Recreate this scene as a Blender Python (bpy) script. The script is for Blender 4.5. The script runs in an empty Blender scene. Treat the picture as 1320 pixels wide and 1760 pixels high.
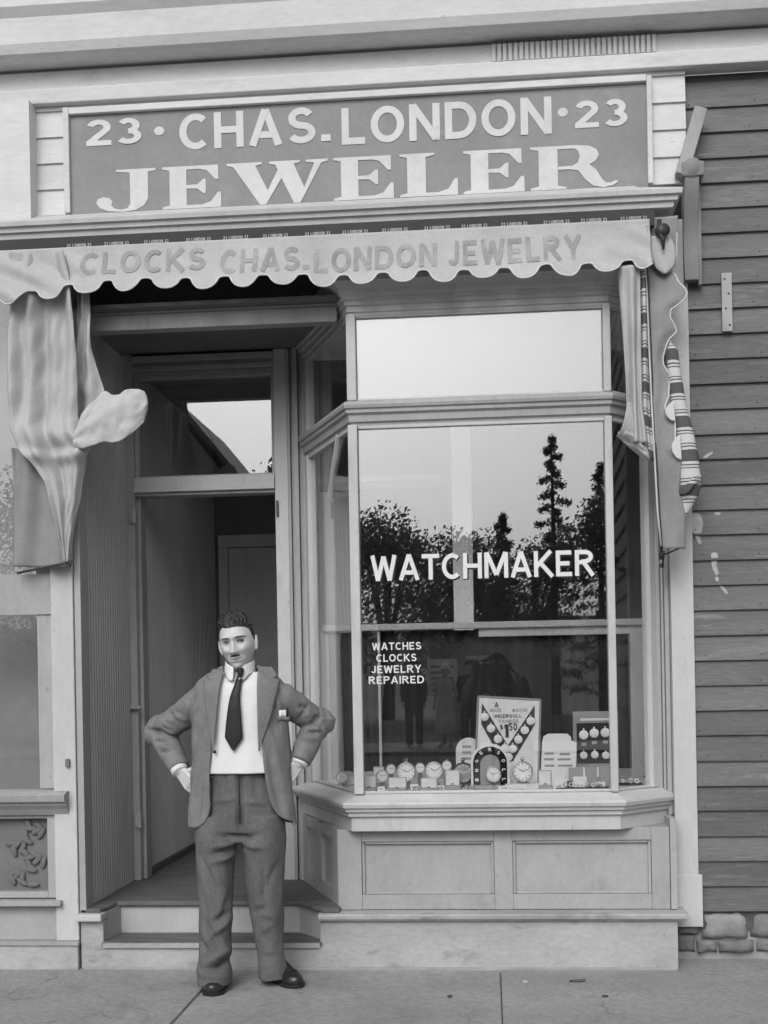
import bpy, bmesh, math, random
from mathutils import Vector, Matrix, noise
random.seed(7)
SC = bpy.context.scene
COL = SC.collection
pi = math.pi

# ---------------------------------------------------------------- camera
FPX, PX, PY, ROLL, YAW, CD, CH = 2100.0, 665.0, 1166.0, 0.0183, math.atan(175 / 2100), 5.79, 1.385
cam_d = bpy.data.cameras.new('camera')
cam = bpy.data.objects.new('camera', cam_d); COL.objects.link(cam)
SC.camera = cam
cam_d.sensor_fit = 'HORIZONTAL'; cam_d.sensor_width = 36.0
cam_d.lens = 36.0 * FPX / 1320.0
cam_d.shift_x = -(PX - 660.0) / 1320.0
cam_d.shift_y = (PY - 880.0) / 1320.0
cam_d.clip_start = 0.05; cam_d.clip_end = 1000.0
_r = Vector((math.cos(YAW), math.sin(YAW), 0)); _d = Vector((-math.sin(YAW), math.cos(YAW), 0)); _u = Vector((0, 0, 1))
_x = _r * math.cos(ROLL) - _u * math.sin(ROLL); _y = _r * math.sin(ROLL) + _u * math.cos(ROLL)
cam.matrix_world = Matrix(((_x.x, _y.x, -_d.x, 0), (_x.y, _y.y, -_d.y, -CD), (_x.z, _y.z, -_d.z, CH), (0, 0, 0, 1)))

# ---------------------------------------------------------------- sky, sun, exposure (black and white picture: the sky is grey)
SUN_EL, SUN_AZ = math.radians(38), math.radians(190)      # azimuth: compass from +Y (building) clockwise; 180 = behind the camera
w = bpy.data.worlds.new('World'); SC.world = w; w.use_nodes = True
nt = w.node_tree; nt.nodes.clear()
_o = nt.nodes.new('ShaderNodeOutputWorld'); _b = nt.nodes.new('ShaderNodeBackground')
_s = nt.nodes.new('ShaderNodeTexSky'); _s.sky_type = 'NISHITA'; _s.sun_disc = False
_s.sun_elevation = SUN_EL; _s.sun_rotation = SUN_AZ; _s.air_density = 1.0; _s.dust_density = 5.0; _s.ozone_density = 1.0
_bw = nt.nodes.new('ShaderNodeRGBToBW')
nt.links.new(_s.outputs[0], _bw.inputs[0]); nt.links.new(_bw.outputs[0], _b.inputs[0])
_b.inputs[1].default_value = 0.15
nt.links.new(_b.outputs[0], _o.inputs[0])
sl = bpy.data.lights.new('sun', 'SUN'); sl.energy = 0.7; sl.angle = math.radians(28); sl.color = (1.0, 0.995, 0.985)
so = bpy.data.objects.new('sun', sl); COL.objects.link(so)
_dir = Vector((math.sin(SUN_AZ) * math.cos(SUN_EL), math.cos(SUN_AZ) * math.cos(SUN_EL), math.sin(SUN_EL)))
so.rotation_euler = _dir.to_track_quat('Z', 'Y').to_euler(); so.location = (0, -8, 12)
SC.view_settings.view_transform = 'Standard'; SC.view_settings.look = 'None'
SC.view_settings.exposure = 0.0; SC.view_settings.gamma = 1.0; SC.view_settings.use_curve_mapping = False

# ---------------------------------------------------------------- helpers
def at(x, y, Y):
    """world X, Z of what the photograph shows at pixel (x, y) when it stands at depth Y"""
    c, s = math.cos(ROLL), math.sin(ROLL)
    u = (x - PX) / FPX; v = (PY - y) / FPX
    a = u * c + v * s; b = -u * s + v * c
    Yp = Y + CD
    X = Yp * (a * _d.y - _r.y) / (_r.x - a * _d.x)
    return X, CH + b * (X * _d.x + Yp * _d.y)

MATS = {}
def mat(name, v, rough=0.7, var=0.12, scale=6.0, stretch=(1, 1, 1), bump=0.15, bscale=None, grain=0.05, spec=0.3, metal=0.0, dirt=0.0, dirt_col=0.08, rv=0.0, chip=0.0):
    """painted or plain surface: base value, broad mottling, fine grain, blotchy wear, fine relief"""
    if name in MATS: return MATS[name]
    m = bpy.data.materials.new(name); m.use_nodes = True; MATS[name] = m
    n = m.node_tree.nodes; L = m.node_tree.links
    p = n['Principled BSDF']; p.inputs['Roughness'].default_value = rough; p.inputs['Metallic'].default_value = metal
    p.inputs['Specular IOR Level'].default_value = spec
    tc = n.new('ShaderNodeTexCoord'); mp = n.new('ShaderNodeMapping'); mp.inputs['Scale'].default_value = stretch
    oi = n.new('ShaderNodeObjectInfo'); va = n.new('ShaderNodeVectorMath'); va.operation = 'MULTIPLY_ADD'; va.inputs[1].default_value = (37, 53, 71)
    L.new(oi.outputs['Random'], va.inputs[0]); L.new(tc.outputs['Object'], va.inputs[2]); L.new(va.outputs[0], mp.inputs[0])
    def tex(sc, det=6.0, ro=0.6):
        t = n.new('ShaderNodeTexNoise'); t.inputs['Scale'].default_value = sc; t.inputs['Detail'].default_value = det; t.inputs['Roughness'].default_value = ro
        L.new(mp.outputs[0], t.inputs['Vector']); return t
    def math_(op, a, b):
        q = n.new('ShaderNodeMath'); q.operation = op
        for i, z in enumerate((a, b)):
            if isinstance(z, (int, float)): q.inputs[i].default_value = z
            else: L.new(z, q.inputs[i])
        return q.outputs[0]
    def ramp(src, lo, hi, a, b):
        q = n.new('ShaderNodeMapRange'); q.inputs[1].default_value = lo; q.inputs[2].default_value = hi; q.inputs[3].default_value = a; q.inputs[4].default_value = b
        L.new(src, q.inputs[0]); return q.outputs[0]
    t1 = tex(scale); t2 = tex(scale * 14, 3.0, 0.7)
    k = ramp(t1.outputs[0], 0.3, 0.7, 1 - var, 1 + var)
    g = ramp(t2.outputs[0], 0.3, 0.7, 1 - grain, 1 + grain)
    col = math_('MULTIPLY', math_('MULTIPLY', k, g), v)
    if dirt > 0:
        t3 = tex(scale * 2.3, 8.0, 0.7)
        d = ramp(t3.outputs[0], 0.56, 0.68, 0.0, dirt)
        mx = n.new('ShaderNodeMix'); mx.data_type = 'FLOAT'; L.new(d, mx.inputs[0]); L.new(col, mx.inputs[2]); mx.inputs[3].default_value = dirt_col
        col = mx.outputs[0]
    if chip > 0:     # small flakes where the paint has gone
        t4 = tex(scale * 16, 5.0, 0.75); d = ramp(t4.outputs[0], 0.655, 0.675, 0.0, chip)
        mx = n.new('ShaderNodeMix'); mx.data_type = 'FLOAT'; L.new(d, mx.inputs[0]); L.new(col, mx.inputs[2]); mx.inputs[3].default_value = v * 0.3
        col = mx.outputs[0]
    if rv > 0: col = math_('MULTIPLY', col, ramp(oi.outputs['Random'], 0.0, 1.0, 1 - rv, 1 + rv))
    L.new(col, p.inputs['Base Color'])
    if bump > 0:
        bt = tex(bscale or scale * 10, 6.0, 0.65)
        bp = n.new('ShaderNodeBump'); bp.inputs['Strength'].default_value = bump; bp.inputs['Distance'].default_value = 0.004
        L.new(bt.outputs[0], bp.inputs['Height']); L.new(bp.outputs[0], p.inputs['Normal'])
    return m

def glass(name, refl):
    m = bpy.data.materials.new(name); m.use_nodes = True; n = m.node_tree.nodes; L = m.node_tree.links
    n.remove(n['Principled BSDF'])
    t = n.new('ShaderNodeBsdfTransparent'); t.inputs[0].default_value = (0.985, 0.985, 0.985, 1)
    g = n.new('ShaderNodeBsdfGlossy'); g.inputs['Roughness'].default_value = 0.006; g.inputs['Color'].default_value = (1, 1, 1, 1)
    fr = n.new('ShaderNodeFresnel'); ge = n.new('ShaderNodeNewGeometry'); mr = n.new('ShaderNodeMapRange')   # same reflectance on either face of the sheet
    mr.inputs[3].default_value = 1.5; mr.inputs[4].default_value = 1 / 1.5; L.new(ge.outputs['Backfacing'], mr.inputs[0]); L.new(mr.outputs[0], fr.inputs[0])
    a = n.new('ShaderNodeMath'); a.operation = 'ADD'; a.use_clamp = True; a.inputs[1].default_value = refl
    L.new(fr.outputs[0], a.inputs[0])
    bt = n.new('ShaderNodeTexNoise'); bt.inputs['Scale'].default_value = 1.3; bt.inputs['Detail'].default_value = 1.0
    tc = n.new('ShaderNodeTexCoord'); L.new(tc.outputs['Object'], bt.inputs['Vector'])
    bp = n.new('ShaderNodeBump'); bp.inputs['Strength'].default_value = 0.05; bp.inputs['Distance'].default_value = 0.004
    L.new(bt.outputs[0], bp.inputs['Height']); L.new(bp.outputs[0], g.inputs['Normal'])
    mx = n.new('ShaderNodeMixShader'); L.new(a.outputs[0], mx.inputs[0]); L.new(t.outputs[0], mx.inputs[1]); L.new(g.outputs[0], mx.inputs[2])
    L.new(mx.outputs[0], n['Material Output'].inputs[0])
    return m

LOC = {}
def adopt(o, parent):
    if parent is None: return
    o.parent = parent
    l = LOC.get(parent.name)
    if l is not None: o.matrix_parent_inverse = Matrix.Translation(-l)

def link(name, me, m=None, parent=None, smooth=False):
    o = bpy.data.objects.new(name, me); COL.objects.link(o)
    if m is not None and not me.materials: me.materials.append(m)
    if smooth:
        for p in me.polygons: p.use_smooth = True
    adopt(o, parent)
    return o

def new(name, vs, fs, m=None, parent=None, smooth=False):
    me = bpy.data.meshes.new(name); me.from_pydata([tuple(v) for v in vs], [], fs)
    bm = bmesh.new(); bm.from_mesh(me); bmesh.ops.recalc_face_normals(bm, faces=bm.faces[:]); bm.to_mesh(me); bm.free()
    me.update()
    return link(name, me, m, parent, smooth)

def frombm(name, bm, m=None, parent=None, smooth=False):
    bmesh.ops.recalc_face_normals(bm, faces=bm.faces[:])
    me = bpy.data.meshes.new(name); bm.to_mesh(me); bm.free()
    return link(name, me, m, parent, smooth)

def thing(name, label, cat, loc=(0, 0, 0), group=None):
    o = bpy.data.objects.new(name, None); COL.objects.link(o); o.location = loc; o.empty_display_size = 0.1
    LOC[o.name] = Vector(loc)
    return tag(o, label, cat, group)
def tag(o, label, cat, group=None):
    o['label'] = label; o['category'] = cat
    if group: o['group'] = group
    return o
def struct(o): o['kind'] = 'structure'; return o
def stuff(o): o['kind'] = 'stuff'; return o

class MB:
    """collects shapes for one mesh"""
    def __init__(s): s.bm = bmesh.new()
    def quadmesh(s, vs, fs):
        b = [s.bm.verts.new(tuple(v)) for v in vs]
        for f in fs:
            try: s.bm.faces.new([b[i] for i in f])
            except ValueError: pass
        return s
    def box(s, x0, x1, y0, y1, z0, z1, bev=0.0):
        t = bmesh.new()
        M = Matrix.Translation(((x0 + x1) / 2, (y0 + y1) / 2, (z0 + z1) / 2)) @ Matrix.Diagonal((abs(x1 - x0), abs(y1 - y0), abs(z1 - z0), 1))
        bmesh.ops.create_cube(t, size=1.0, matrix=M)
        if bev > 0: bmesh.ops.bevel(t, geom=t.edges[:], offset=bev, segments=2, affect='EDGES', profile=0.6)
        return s.merge(t)
    def merge(s, t):
        me = bpy.data.meshes.new('tmp'); t.to_mesh(me); t.free(); s.bm.from_mesh(me); bpy.data.meshes.remove(me); return s
    def prism(s, poly, d0, d1, axis='Y'):
        """polygon in the plane across axis, from d0 to d1"""
        n = len(poly)
        def P(p, d): return {'Y': (p[0], d, p[1]), 'Z': (p[0], p[1], d), 'X': (d, p[0], p[1])}[axis]
        vs = [P(p, d0) for p in poly] + [P(p, d1) for p in poly]
        fs = [tuple(range(n)), tuple(range(2 * n - 1, n - 1, -1))] + [(i, (i + 1) % n, n + (i + 1) % n, n + i) for i in range(n)]
        return s.quadmesh(vs, fs)
    def loft(s, rings, cap=True, closed=True):
        n = len(rings[0]); vs = [v for r in rings for v in r]; fs = []
        for i in range(len(rings) - 1):
            for j in range(n if closed else n - 1):
                k = (j + 1) % n
                fs.append((i * n + j, i * n + k, (i + 1) * n + k, (i + 1) * n + j))
        if cap: fs += [tuple(range(n)), tuple(range(len(vs) - 1, len(vs) - n - 1, -1))]
        return s.quadmesh(vs, fs)
    def sweep(s, path, prof, cap=True):
        """profile of (outward, z) along a plan path; outward is to the right of travel; corners mitred"""
        P = [Vector((p[0], p[1])) for p in path]; rings = []
        for i, p in enumerate(P):
            d0 = (P[i] - P[i - 1]).normalized() if i > 0 else None
            d1 = (P[i + 1] - P[i]).normalized() if i < len(P) - 1 else None
            n0 = Vector((d0.y, -d0.x)) if d0 else None; n1 = Vector((d1.y, -d1.x)) if d1 else None
            if n0 is None: nn = n1
            elif n1 is None: nn = n0
            else:
                nn = (n0 + n1).normalized(); nn = nn / max(0.3, nn.dot(n0))
            rings.append([(p.x + nn.x * o, p.y + nn.y * o, z) for o, z in prof])
        return s.loft(rings, cap)
    def tube(s, pts, rad, n=8, cap=True):
        P = [Vector(p) for p in pts]; R = rad if isinstance(rad, (list, tuple)) else [rad] * len(P); rings = []
        ref = None
        for i, p in enumerate(P):
            d = (P[min(i + 1, len(P) - 1)] - P[max(i - 1, 0)]).normalized()
            if ref is None: ref = Vector((0, 0, 1)) if abs(d.z) < 0.9 else Vector((1, 0, 0))
            a = (ref - d * ref.dot(d)).normalized(); b = d.cross(a); ref = a
            rings.append([p + (a * math.cos(2 * pi * k / n) + b * math.sin(2 * pi * k / n)) * R[i] for k in range(n)])
        return s.loft(rings, cap)
    def lathe(s, prof, M, n=24):
        """profile (r, h) turned about local Z, placed with matrix M"""
        rings = [[M @ Vector((max(r, 1e-4) * math.cos(2 * pi * k / n), max(r, 1e-4) * math.sin(2 * pi * k / n), h)) for k in range(n)] for r, h in prof]
        return s.loft(rings, True)
    def ell(s, c, r, rot=None, seg=20, rings=14):
        M = Matrix.Translation(c) @ (rot.to_4x4() if rot is not None else Matrix.Identity(4)) @ Matrix.Diagonal((r[0], r[1], r[2], 1))
        t = bmesh.new(); bmesh.ops.create_uvsphere(t, u_segments=seg, v_segments=rings, radius=1.0, matrix=M); return s.merge(t)
    def caps(s, p0, p1, r0, r1, n=16):
        """tapered capsule"""
        p0 = Vector(p0); p1 = Vector(p1); d = (p1 - p0); L = d.length; d = d / L
        q = d.to_track_quat('Z', 'Y').to_matrix().to_4x4(); M = Matrix.Translation(p0) @ q
        pr = [(r0 * math.sin(a), -r0 * math.cos(a)) for a in [0.02, 0.4, 0.8, 1.2, 1.5]] + [(r1 * math.cos(a), L + r1 * math.sin(a)) for a in [0.0, 0.4, 0.8, 1.2, 1.55]]
        return s.lathe(pr, M, n)
    def out(s, name, m=None, parent=None, smooth=False):
        return frombm(name, s.bm, m, parent, smooth)

def box(name, x0, x1, y0, y1, z0, z1, m, parent=None, bev=0.003):
    return MB().box(x0, x1, y0, y1, z0, z1, bev).out(name, m, parent)

def remesh(o, voxel, smooth_it=6):
    """voxel union of everything in the mesh, kept as a plain mesh"""
    r = o.modifiers.new('r', 'REMESH'); r.mode = 'VOXEL'; r.voxel_size = voxel
    if smooth_it:
        q = o.modifiers.new('s', 'SMOOTH'); q.iterations = smooth_it; q.factor = 0.5
    dg = bpy.context.evaluated_depsgraph_get(); dg.update()
    me = bpy.data.meshes.new_from_object(o.evaluated_get(dg))
    o.modifiers.clear(); old = o.data; mats = list(old.materials)
    o.data = me; me.materials.clear()
    for m in mats: me.materials.append(m)
    bpy.data.meshes.remove(old)
    for p in me.polygons: p.use_smooth = True
    return o

def solidify(o, t, offset=0.0):
    q = o.modifiers.new('thick', 'SOLIDIFY'); q.thickness = t; q.offset = offset; return o

def sheet(name, nu, nv, fn, m, parent=None, thick=0.003, smooth=True):
    vs = [fn(i / nu, j / nv) for j in range(nv + 1) for i in range(nu + 1)]
    fs = [(j * (nu + 1) + i, j * (nu + 1) + i + 1, (j + 1) * (nu + 1) + i + 1, (j + 1) * (nu + 1) + i) for j in range(nv) for i in range(nu)]
    me = bpy.data.meshes.new(name); me.from_pydata([tuple(v) for v in vs], [], fs); me.update()
    o = link(name, me, m, parent, smooth)
    if thick: solidify(o, thick)
    return o

def lerp(a, b, t): return a + (b - a) * t
def interp(tab, t):
    """piecewise linear lookup in [(t, v), ...], v number or tuple"""
    if t <= tab[0][0]: return tab[0][1]
    for (a, va), (b, vb) in zip(tab, tab[1:]):
        if t <= b:
            k = (t - a) / (b - a)
            return tuple(lerp(p, q, k) for p, q in zip(va, vb)) if isinstance(va, tuple) else lerp(va, vb, k)
    return tab[-1][1]

# ---------------------------------------------------------------- lettering: strokes drawn as strips, fitted between two ends
def _arc(cx, cy, rx, ry, a0, a1, n=14): return [(cx + rx * math.cos(math.radians(lerp(a0, a1, i / n))), cy + ry * math.sin(math.radians(lerp(a0, a1, i / n)))) for i in range(n + 1)]
def glyph(c, w):
    h = w / 2; t = 1 - h
    G = {
     'A': ([[(h * .9, 0), (.42, 1)], [(.42, 1), (.84 - h * .9, 0)], [(.2, .3), (.64, .3)]], .84),
     'B': ([[(h, 0), (h, 1)], [(h, t), (.4, t)] + _arc(.4, .76, .24, .24 - h, 90, -90) + [(h, .53)], [(h, .53), (.42, .53)] + _arc(.42, .27, .28, .27 - h, 90, -90) + [(h, h)]], .78),
     'C': ([_arc(.42, .5, .42 - h, .5 - h, 48, 312, 22)], .76),
     'D': ([[(h, 0), (h, 1)], [(h, t), (.36, t)] + _arc(.36, .5, .44 - h, .5 - h, 90, -90, 18) + [(h, h)]], .8),
     'E': ([[(h, 0), (h, 1)], [(h, t), (.62, t)], [(h, .5), (.55, .5)], [(h, h), (.64, h)]], .66),
     'F': ([[(h, 0), (h, 1)], [(h, t), (.62, t)], [(h, .5), (.55, .5)]], .64),
     'G': ([_arc(.42, .5, .42 - h, .5 - h, 50, 340, 22), [(.45, .42), (.82, .42)]], .84),
     'H': ([[(h, 0), (h, 1)], [(.76 - h, 0), (.76 - h, 1)], [(h, .5), (.76 - h, .5)]], .76),
     'I': ([[(h, 0), (h, 1)]], w),
     'J': ([[(.56 - h, 1), (.56 - h, .3)] + _arc(.3, .3, .26 - h, .3 - h, 0, -165, 12)], .58),
     'K': ([[(h, 0), (h, 1)], [(h, .38), (.68, 1)], [(.28, .52), (.74, 0)]], .78),
     'L': ([[(h, 0), (h, 1)], [(h, h), (.6, h)]], .62),
     'M': ([[(h, 0), (h, 1)], [(h * 1.2, 1), (.48, .12)], [(.48, .12), (.96 - h * 1.2, 1)], [(.96 - h, 1), (.96 - h, 0)]], .96),
     'N': ([[(h, 0), (h, 1)], [(h, 1 - h * .3), (.78 - h, h * .3)], [(.78 - h, 0), (.78 - h, 1)]], .78),
     'O': ([_arc(.43, .5, .43 - h, .5 - h, 0, 360, 28)], .86),
     'P': ([[(h, 0), (h, 1)], [(h, t), (.4, t)] + _arc(.4, .72, .28 - h * .5, .28 - h, 90, -90) + [(h, .44 + h * .3)]], .72),
     'R': ([[(h, 0), (h, 1)], [(h, t), (.4, t)] + _arc(.4, .74, .28 - h * .5, .26 - h, 90, -90) + [(h, .48 + h * .3)], [(.36, .5), (.72, 0)]], .78),
     'S': ([_arc(.36, t - (1 - w) / 4, .33 - h, (1 - w) / 4, 25, 270, 14)[:-1] + _arc(.36, h + (1 - w) / 4, .36 - h, (1 - w) / 4, 90, -155, 14)], .72),
     'T': ([[(.36, 0), (.36, 1)], [(0, t), (.72, t)]], .72),
     'W': ([[(h * .8, 1), (.28, 0)], [(.28, 0), (.52, .95)], [(.52, .95), (.76, 0)], [(.76, 0), (1.04 - h * .8, 1)]], 1.04),
     'Y': ([[(h * .8, 1), (.38, .44)], [(.76 - h * .8, 1), (.38, .44)], [(.38, .5), (.38, 0)]], .76),
     '0': ([_arc(.34, .5, .34 - h, .5 - h, 0, 360, 24)], .68),
     '1': ([[(.3, 0), (.3, 1)], [(.3, t), (.08, .78)]], .42),
     '2': ([_arc(.33, .7, .32 - h, .3 - h, 165, -35, 14) + [(.06, h)], [(0, h), (.66, h)]], .68),
     '3': ([_arc(.31, t - (1 - w) / 4, .3 - h, (1 - w) / 4, 150, -90, 14), _arc(.31, h + (1 - w) / 4, .34 - h, (1 - w) / 4, 90, -150, 14)], .68),
     '5': ([[(.58, t), (.12, t), (.08, .55)], _arc(.31, .33, .33 - h, .33 - h, 130, -150, 14)], .68),
     '.': ([[(0, w * .65), (w * 1.3, w * .65)]], w * 1.3),
     '*': ([_arc(.12, .48, .055, .055, 0, 360, 14)], .24),
     '$': ([_arc(.36, t - (1 - w) / 4, .33 - h, (1 - w) / 4, 25, 270, 14)[:-1] + _arc(.36, h + (1 - w) / 4, .36 - h, (1 - w) / 4, 90, -155, 14), [(.36, -.08), (.36, 1.08)]], .72),
     ' ': ([], .45),
    }
    return G[c]
SERIF = {   # fat Latin capitals, each a list of polygons
 'J': ([[(.34, 1), (1.0, 1), (1.0, .95), (.87, .92), (.87, .3), (.8, .13), (.66, .03), (.45, 0), (.2, .03), (.05, .12), (0, .24), (.03, .33), (.12, .37), (.22, .34), (.27, .26), (.25, .17), (.31, .08), (.42, .05), (.52, .08), (.57, .18), (.57, .92), (.34, .95)]], 1.04),
 'E': ([[(0, 0), (0, .05), (.12, .09), (.12, .91), (0, .95), (0, 1), (.93, 1), (.93, .66), (.88, .66), (.74, .88), (.62, .92), (.4, .92), (.4, .55), (.58, .56), (.68, .68), (.72, .68), (.72, .34), (.68, .34), (.58, .46), (.4, .47), (.4, .08), (.66, .08), (.8, .14), (.92, .36), (.97, .36), (.97, 0)]], 1.0),
 'L': ([[(0, 0), (0, .05), (.12, .09), (.12, .91), (0, .95), (0, 1), (.56, 1), (.56, .95), (.42, .91), (.42, .08), (.62, .08), (.78, .15), (.88, .38), (.93, .38), (.93, 0)]], .95),
 'W': ([[(0, 1), (.58, 1), (.58, .95), (.47, .92), (.67, .33), (.84, .80), (.8, .92), (.7, .95), (.7, 1), (1.2, 1), (1.2, .95), (1.1, .92), (1.27, .36), (1.44, .92), (1.3, .95), (1.3, 1), (1.66, 1), (1.66, .95), (1.55, .91), (1.2, 0), (1.1, 0), (.9, .6), (.64, 0), (.54, 0), (.11, .91), (0, .95)]], 1.68),
 'R': ([[(0, 0), (0, .05), (.13, .09), (.13, .91), (0, .95), (0, 1), (.75, 1), (.75, .93), (.43, .92), (.43, .09), (.56, .05), (.56, 0)],
        [(.745, 1), (.93, .97), (1.04, .89), (1.08, .76), (1.03, .62), (.9, .54), (.7, .52), (.435, .52), (.435, .45), (.62, .45), (.75, .42), (.86, .2), (.98, .05), (1.14, 0), (1.3, .04), (1.38, .12), (1.34, .15), (1.26, .1), (1.18, .11), (1.12, .2), (1.02, .4), (1.0, .47), (1.2, .55), (1.34, .68), (1.34, .82), (1.2, .95), (.98, 1.0)] if False else
        [(.745, 1), (.93, .97), (1.04, .89), (1.08, .76), (1.03, .62), (.93, .54), (1.03, .42), (1.12, .2), (1.18, .11), (1.26, .1), (1.34, .15), (1.38, .12), (1.3, .04), (1.14, 0), (.98, .05), (.86, .2), (.75, .42), (.62, .45), (.435, .45), (.435, .52), (.66, .53), (.75, .6), (.78, .74), (.75, .87), (.7, .925), (.745, .93)]], 1.4),
}
def text(name, s, x0, x1, z0, hgt, fn, m, parent=None, weight=.17, gap=.12, style=None, sub=1, pen=None):
    """lettering fitted from x0 to x1, foot at z0; fn(x, z, lift) gives the point on the surface it is painted on"""
    adv = []; cur = 0
    for c in s:
        g, wd = SERIF[c] if style == 'serif' else glyph(c, weight)
        adv.append((cur, g)); cur += wd + gap
    cur -= gap; k = (x1 - x0) / cur
    vs = []; fs = []; q = 0
    for ox, g in adv:
        for st in g:
            lift = 0.0004 * (q % 5); q += 1
            if style == 'serif':
                b = len(vs); vs += [fn(x0 + (ox + x) * k, z0 + y * hgt, lift) for x, y in st]; fs.append(tuple(range(b, b + len(st)))); continue
            P = [Vector(p) for p in st]; P = [P[0]] + [b2 for a, b2 in zip(P, P[1:]) if (a - b2).length > 1e-3]
            if sub > 1:
                Q = []
                for a, b2 in zip(P, P[1:]): Q += [a.lerp(b2, i / sub) for i in range(sub)]
                P = Q + [P[-1]]
            closed = (P[0] - P[-1]).length < 1e-4; b = len(vs)
            for i, p in enumerate(P):
                if closed: d = P[(i + 1) % (len(P) - 1)] - P[(i - 1) % (len(P) - 1)]
                else: d = P[min(i + 1, len(P) - 1)] - P[max(i - 1, 0)]
                d.normalize(); nn = Vector((-d.y, d.x)) * ((pen or weight) / 2)
                if not closed and 0 < i < len(P) - 1:
                    e = (P[i + 1] - P[i]).normalized(); nn = nn / max(.5, abs(Vector((-e.y, e.x)).dot(Vector((-d.y, d.x)))))
                for z in (p + nn, p - nn): vs.append(fn(x0 + (ox + z.x) * k, z0 + z.y * hgt, lift))
            for i in range(len(P) - 1): fs.append((b + 2 * i, b + 2 * i + 1, b + 2 * i + 3, b + 2 * i + 2))
    o = new(name, vs, fs, m, parent)
    return o
def flat(Y): return lambda x, z, l: (x, Y - l, z)
# ---------------------------------------------------------------- materials of the place
M_TRIM = mat('pale_trim_paint', 0.5, .55, .10, 3.0, (1, 1, .35), .25, 40, .05, dirt=.35, dirt_col=.28, chip=.55, rv=.05)
M_TRIM2 = mat('grey_trim_paint', 0.36, .6, .12, 3.0, (1, 1, .3), .25, 40, .06, dirt=.35, dirt_col=.18, chip=.55, rv=.05)
M_BULK = mat('bulkhead_paint', 0.37, .6, .10, 4.0, (1, 1, .6), .25, 40, .06, dirt=.45, dirt_col=.22, chip=.55, rv=.05)
M_BASE = mat('base_board_paint', 0.39, .7, .18, 3.0, (.6, 1, 1.2), .5, 40, .10, dirt=.7, dirt_col=.2, chip=.55, rv=.05)
M_BEAD = mat('beadboard_paint', 0.44, .6, .15, 2.0, (1, 1, .35), .2, 40, .05, dirt=.3, dirt_col=.15, chip=.55, rv=.05)
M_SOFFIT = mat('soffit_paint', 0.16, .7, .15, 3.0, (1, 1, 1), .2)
M_FLOOR = mat('worn_floor_wood', .13, .7, .3, 5.0, (1, 4, 1), .5, 30, .15, dirt=.6, dirt_col=.22)
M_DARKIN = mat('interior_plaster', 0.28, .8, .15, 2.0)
M_DOOR = mat('interior_door_paint', 0.7, .6, .12, 3.0, (1, 1, .3))
M_UPPER = mat('upper_wall_paint', 0.62, .75, .10, 2.0, (.5, 1, 2), .3, 30, .06, dirt=.4, dirt_col=.40, chip=.55, rv=.05)
M_CLAP = mat('clapboard_paint', 0.14, .7, .18, 3.0, (.4, 1, 3), .8, 30, .16, dirt=.7, dirt_col=.26, chip=.6, rv=.18)
M_STONE = mat('foundation_stone', .2, .85, .25, 6.0, bump=.8, bscale=25, grain=.12)
M_MORTAR = mat('lime_mortar', .3, .9, .2, 8.0, bump=.8, bscale=40)
M_WALK = mat('sidewalk_stone', 0.3, .85, .14, 2.5, bump=.9, bscale=70, grain=.16, dirt=.7, dirt_col=.2)
def cracks(m):     # fine wandering cracks and grit in the paving
    n = m.node_tree.nodes; L = m.node_tree.links; p = n['Principled BSDF']; src = p.inputs['Base Color'].links[0].from_socket
    tc = n.new('ShaderNodeTexCoord'); nz = n.new('ShaderNodeTexNoise'); nz.inputs['Scale'].default_value = 2.2; nz.inputs['Detail'].default_value = 6; L.new(tc.outputs['Object'], nz.inputs['Vector'])
    ad = n.new('ShaderNodeVectorMath'); ad.operation = 'MULTIPLY_ADD'; ad.inputs[1].default_value = (.9, .9, 0); L.new(nz.outputs['Color'], ad.inputs[0]); L.new(tc.outputs['Object'], ad.inputs[2])
    vo = n.new('ShaderNodeTexVoronoi'); vo.feature = 'DISTANCE_TO_EDGE'; vo.inputs['Scale'].default_value = .75; L.new(ad.outputs[0], vo.inputs['Vector'])
    r = n.new('ShaderNodeMapRange'); r.inputs[1].default_value = .0008; r.inputs[2].default_value = .003; r.inputs[3].default_value = .72; r.inputs[4].default_value = 1; L.new(vo.outputs['Distance'], r.inputs[0])
    gr = n.new('ShaderNodeTexNoise'); gr.inputs['Scale'].default_value = 110; gr.inputs['Detail'].default_value = 2; L.new(tc.outputs['Object'], gr.inputs['Vector'])
    r2 = n.new('ShaderNodeMapRange'); r2.inputs[1].default_value = .30; r2.inputs[2].default_value = .42; r2.inputs[3].default_value = .7; r2.inputs[4].default_value = 1; L.new(gr.outputs[0], r2.inputs[0])
    a = n.new('ShaderNodeMath'); a.operation = 'MULTIPLY'; L.new(r.outputs[0], a.inputs[0]); L.new(r2.outputs[0], a.inputs[1]); c = n.new('ShaderNodeMath'); c.operation = 'MULTIPLY'; L.new(a.outputs[0], c.inputs[0]); L.new(src, c.inputs[1]); L.new(c.outputs[0], p.inputs['Base Color'])
cracks(M_WALK)
M_SEAM = mat('dirt', .10, .95, .2, 8.0)
M_SIGN = mat('sign_ground_paint', 0.24, .6, .12, 2.2, (1, 1, 1), .15, 40, .06, dirt=.35, dirt_col=.36, chip=.3)
M_SIGNL = mat('sign_letter_paint', 0.6, .6, .07, 2.0, bump=.1, grain=.05, dirt=.35, dirt_col=.40, chip=.35)
M_IRON = mat('dark_iron', .05, .5, .2, 12.0, metal=.3, spec=.5)
M_CANVAS = mat('awning_canvas', 0.43, .9, .10, 4.0, bump=.35, bscale=160, grain=.06, dirt=.3, dirt_col=.38)
M_CANVASG = mat('weathered_canvas', 0.26, .9, .2, 4.0, bump=.35, bscale=160, grain=.06)
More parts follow.
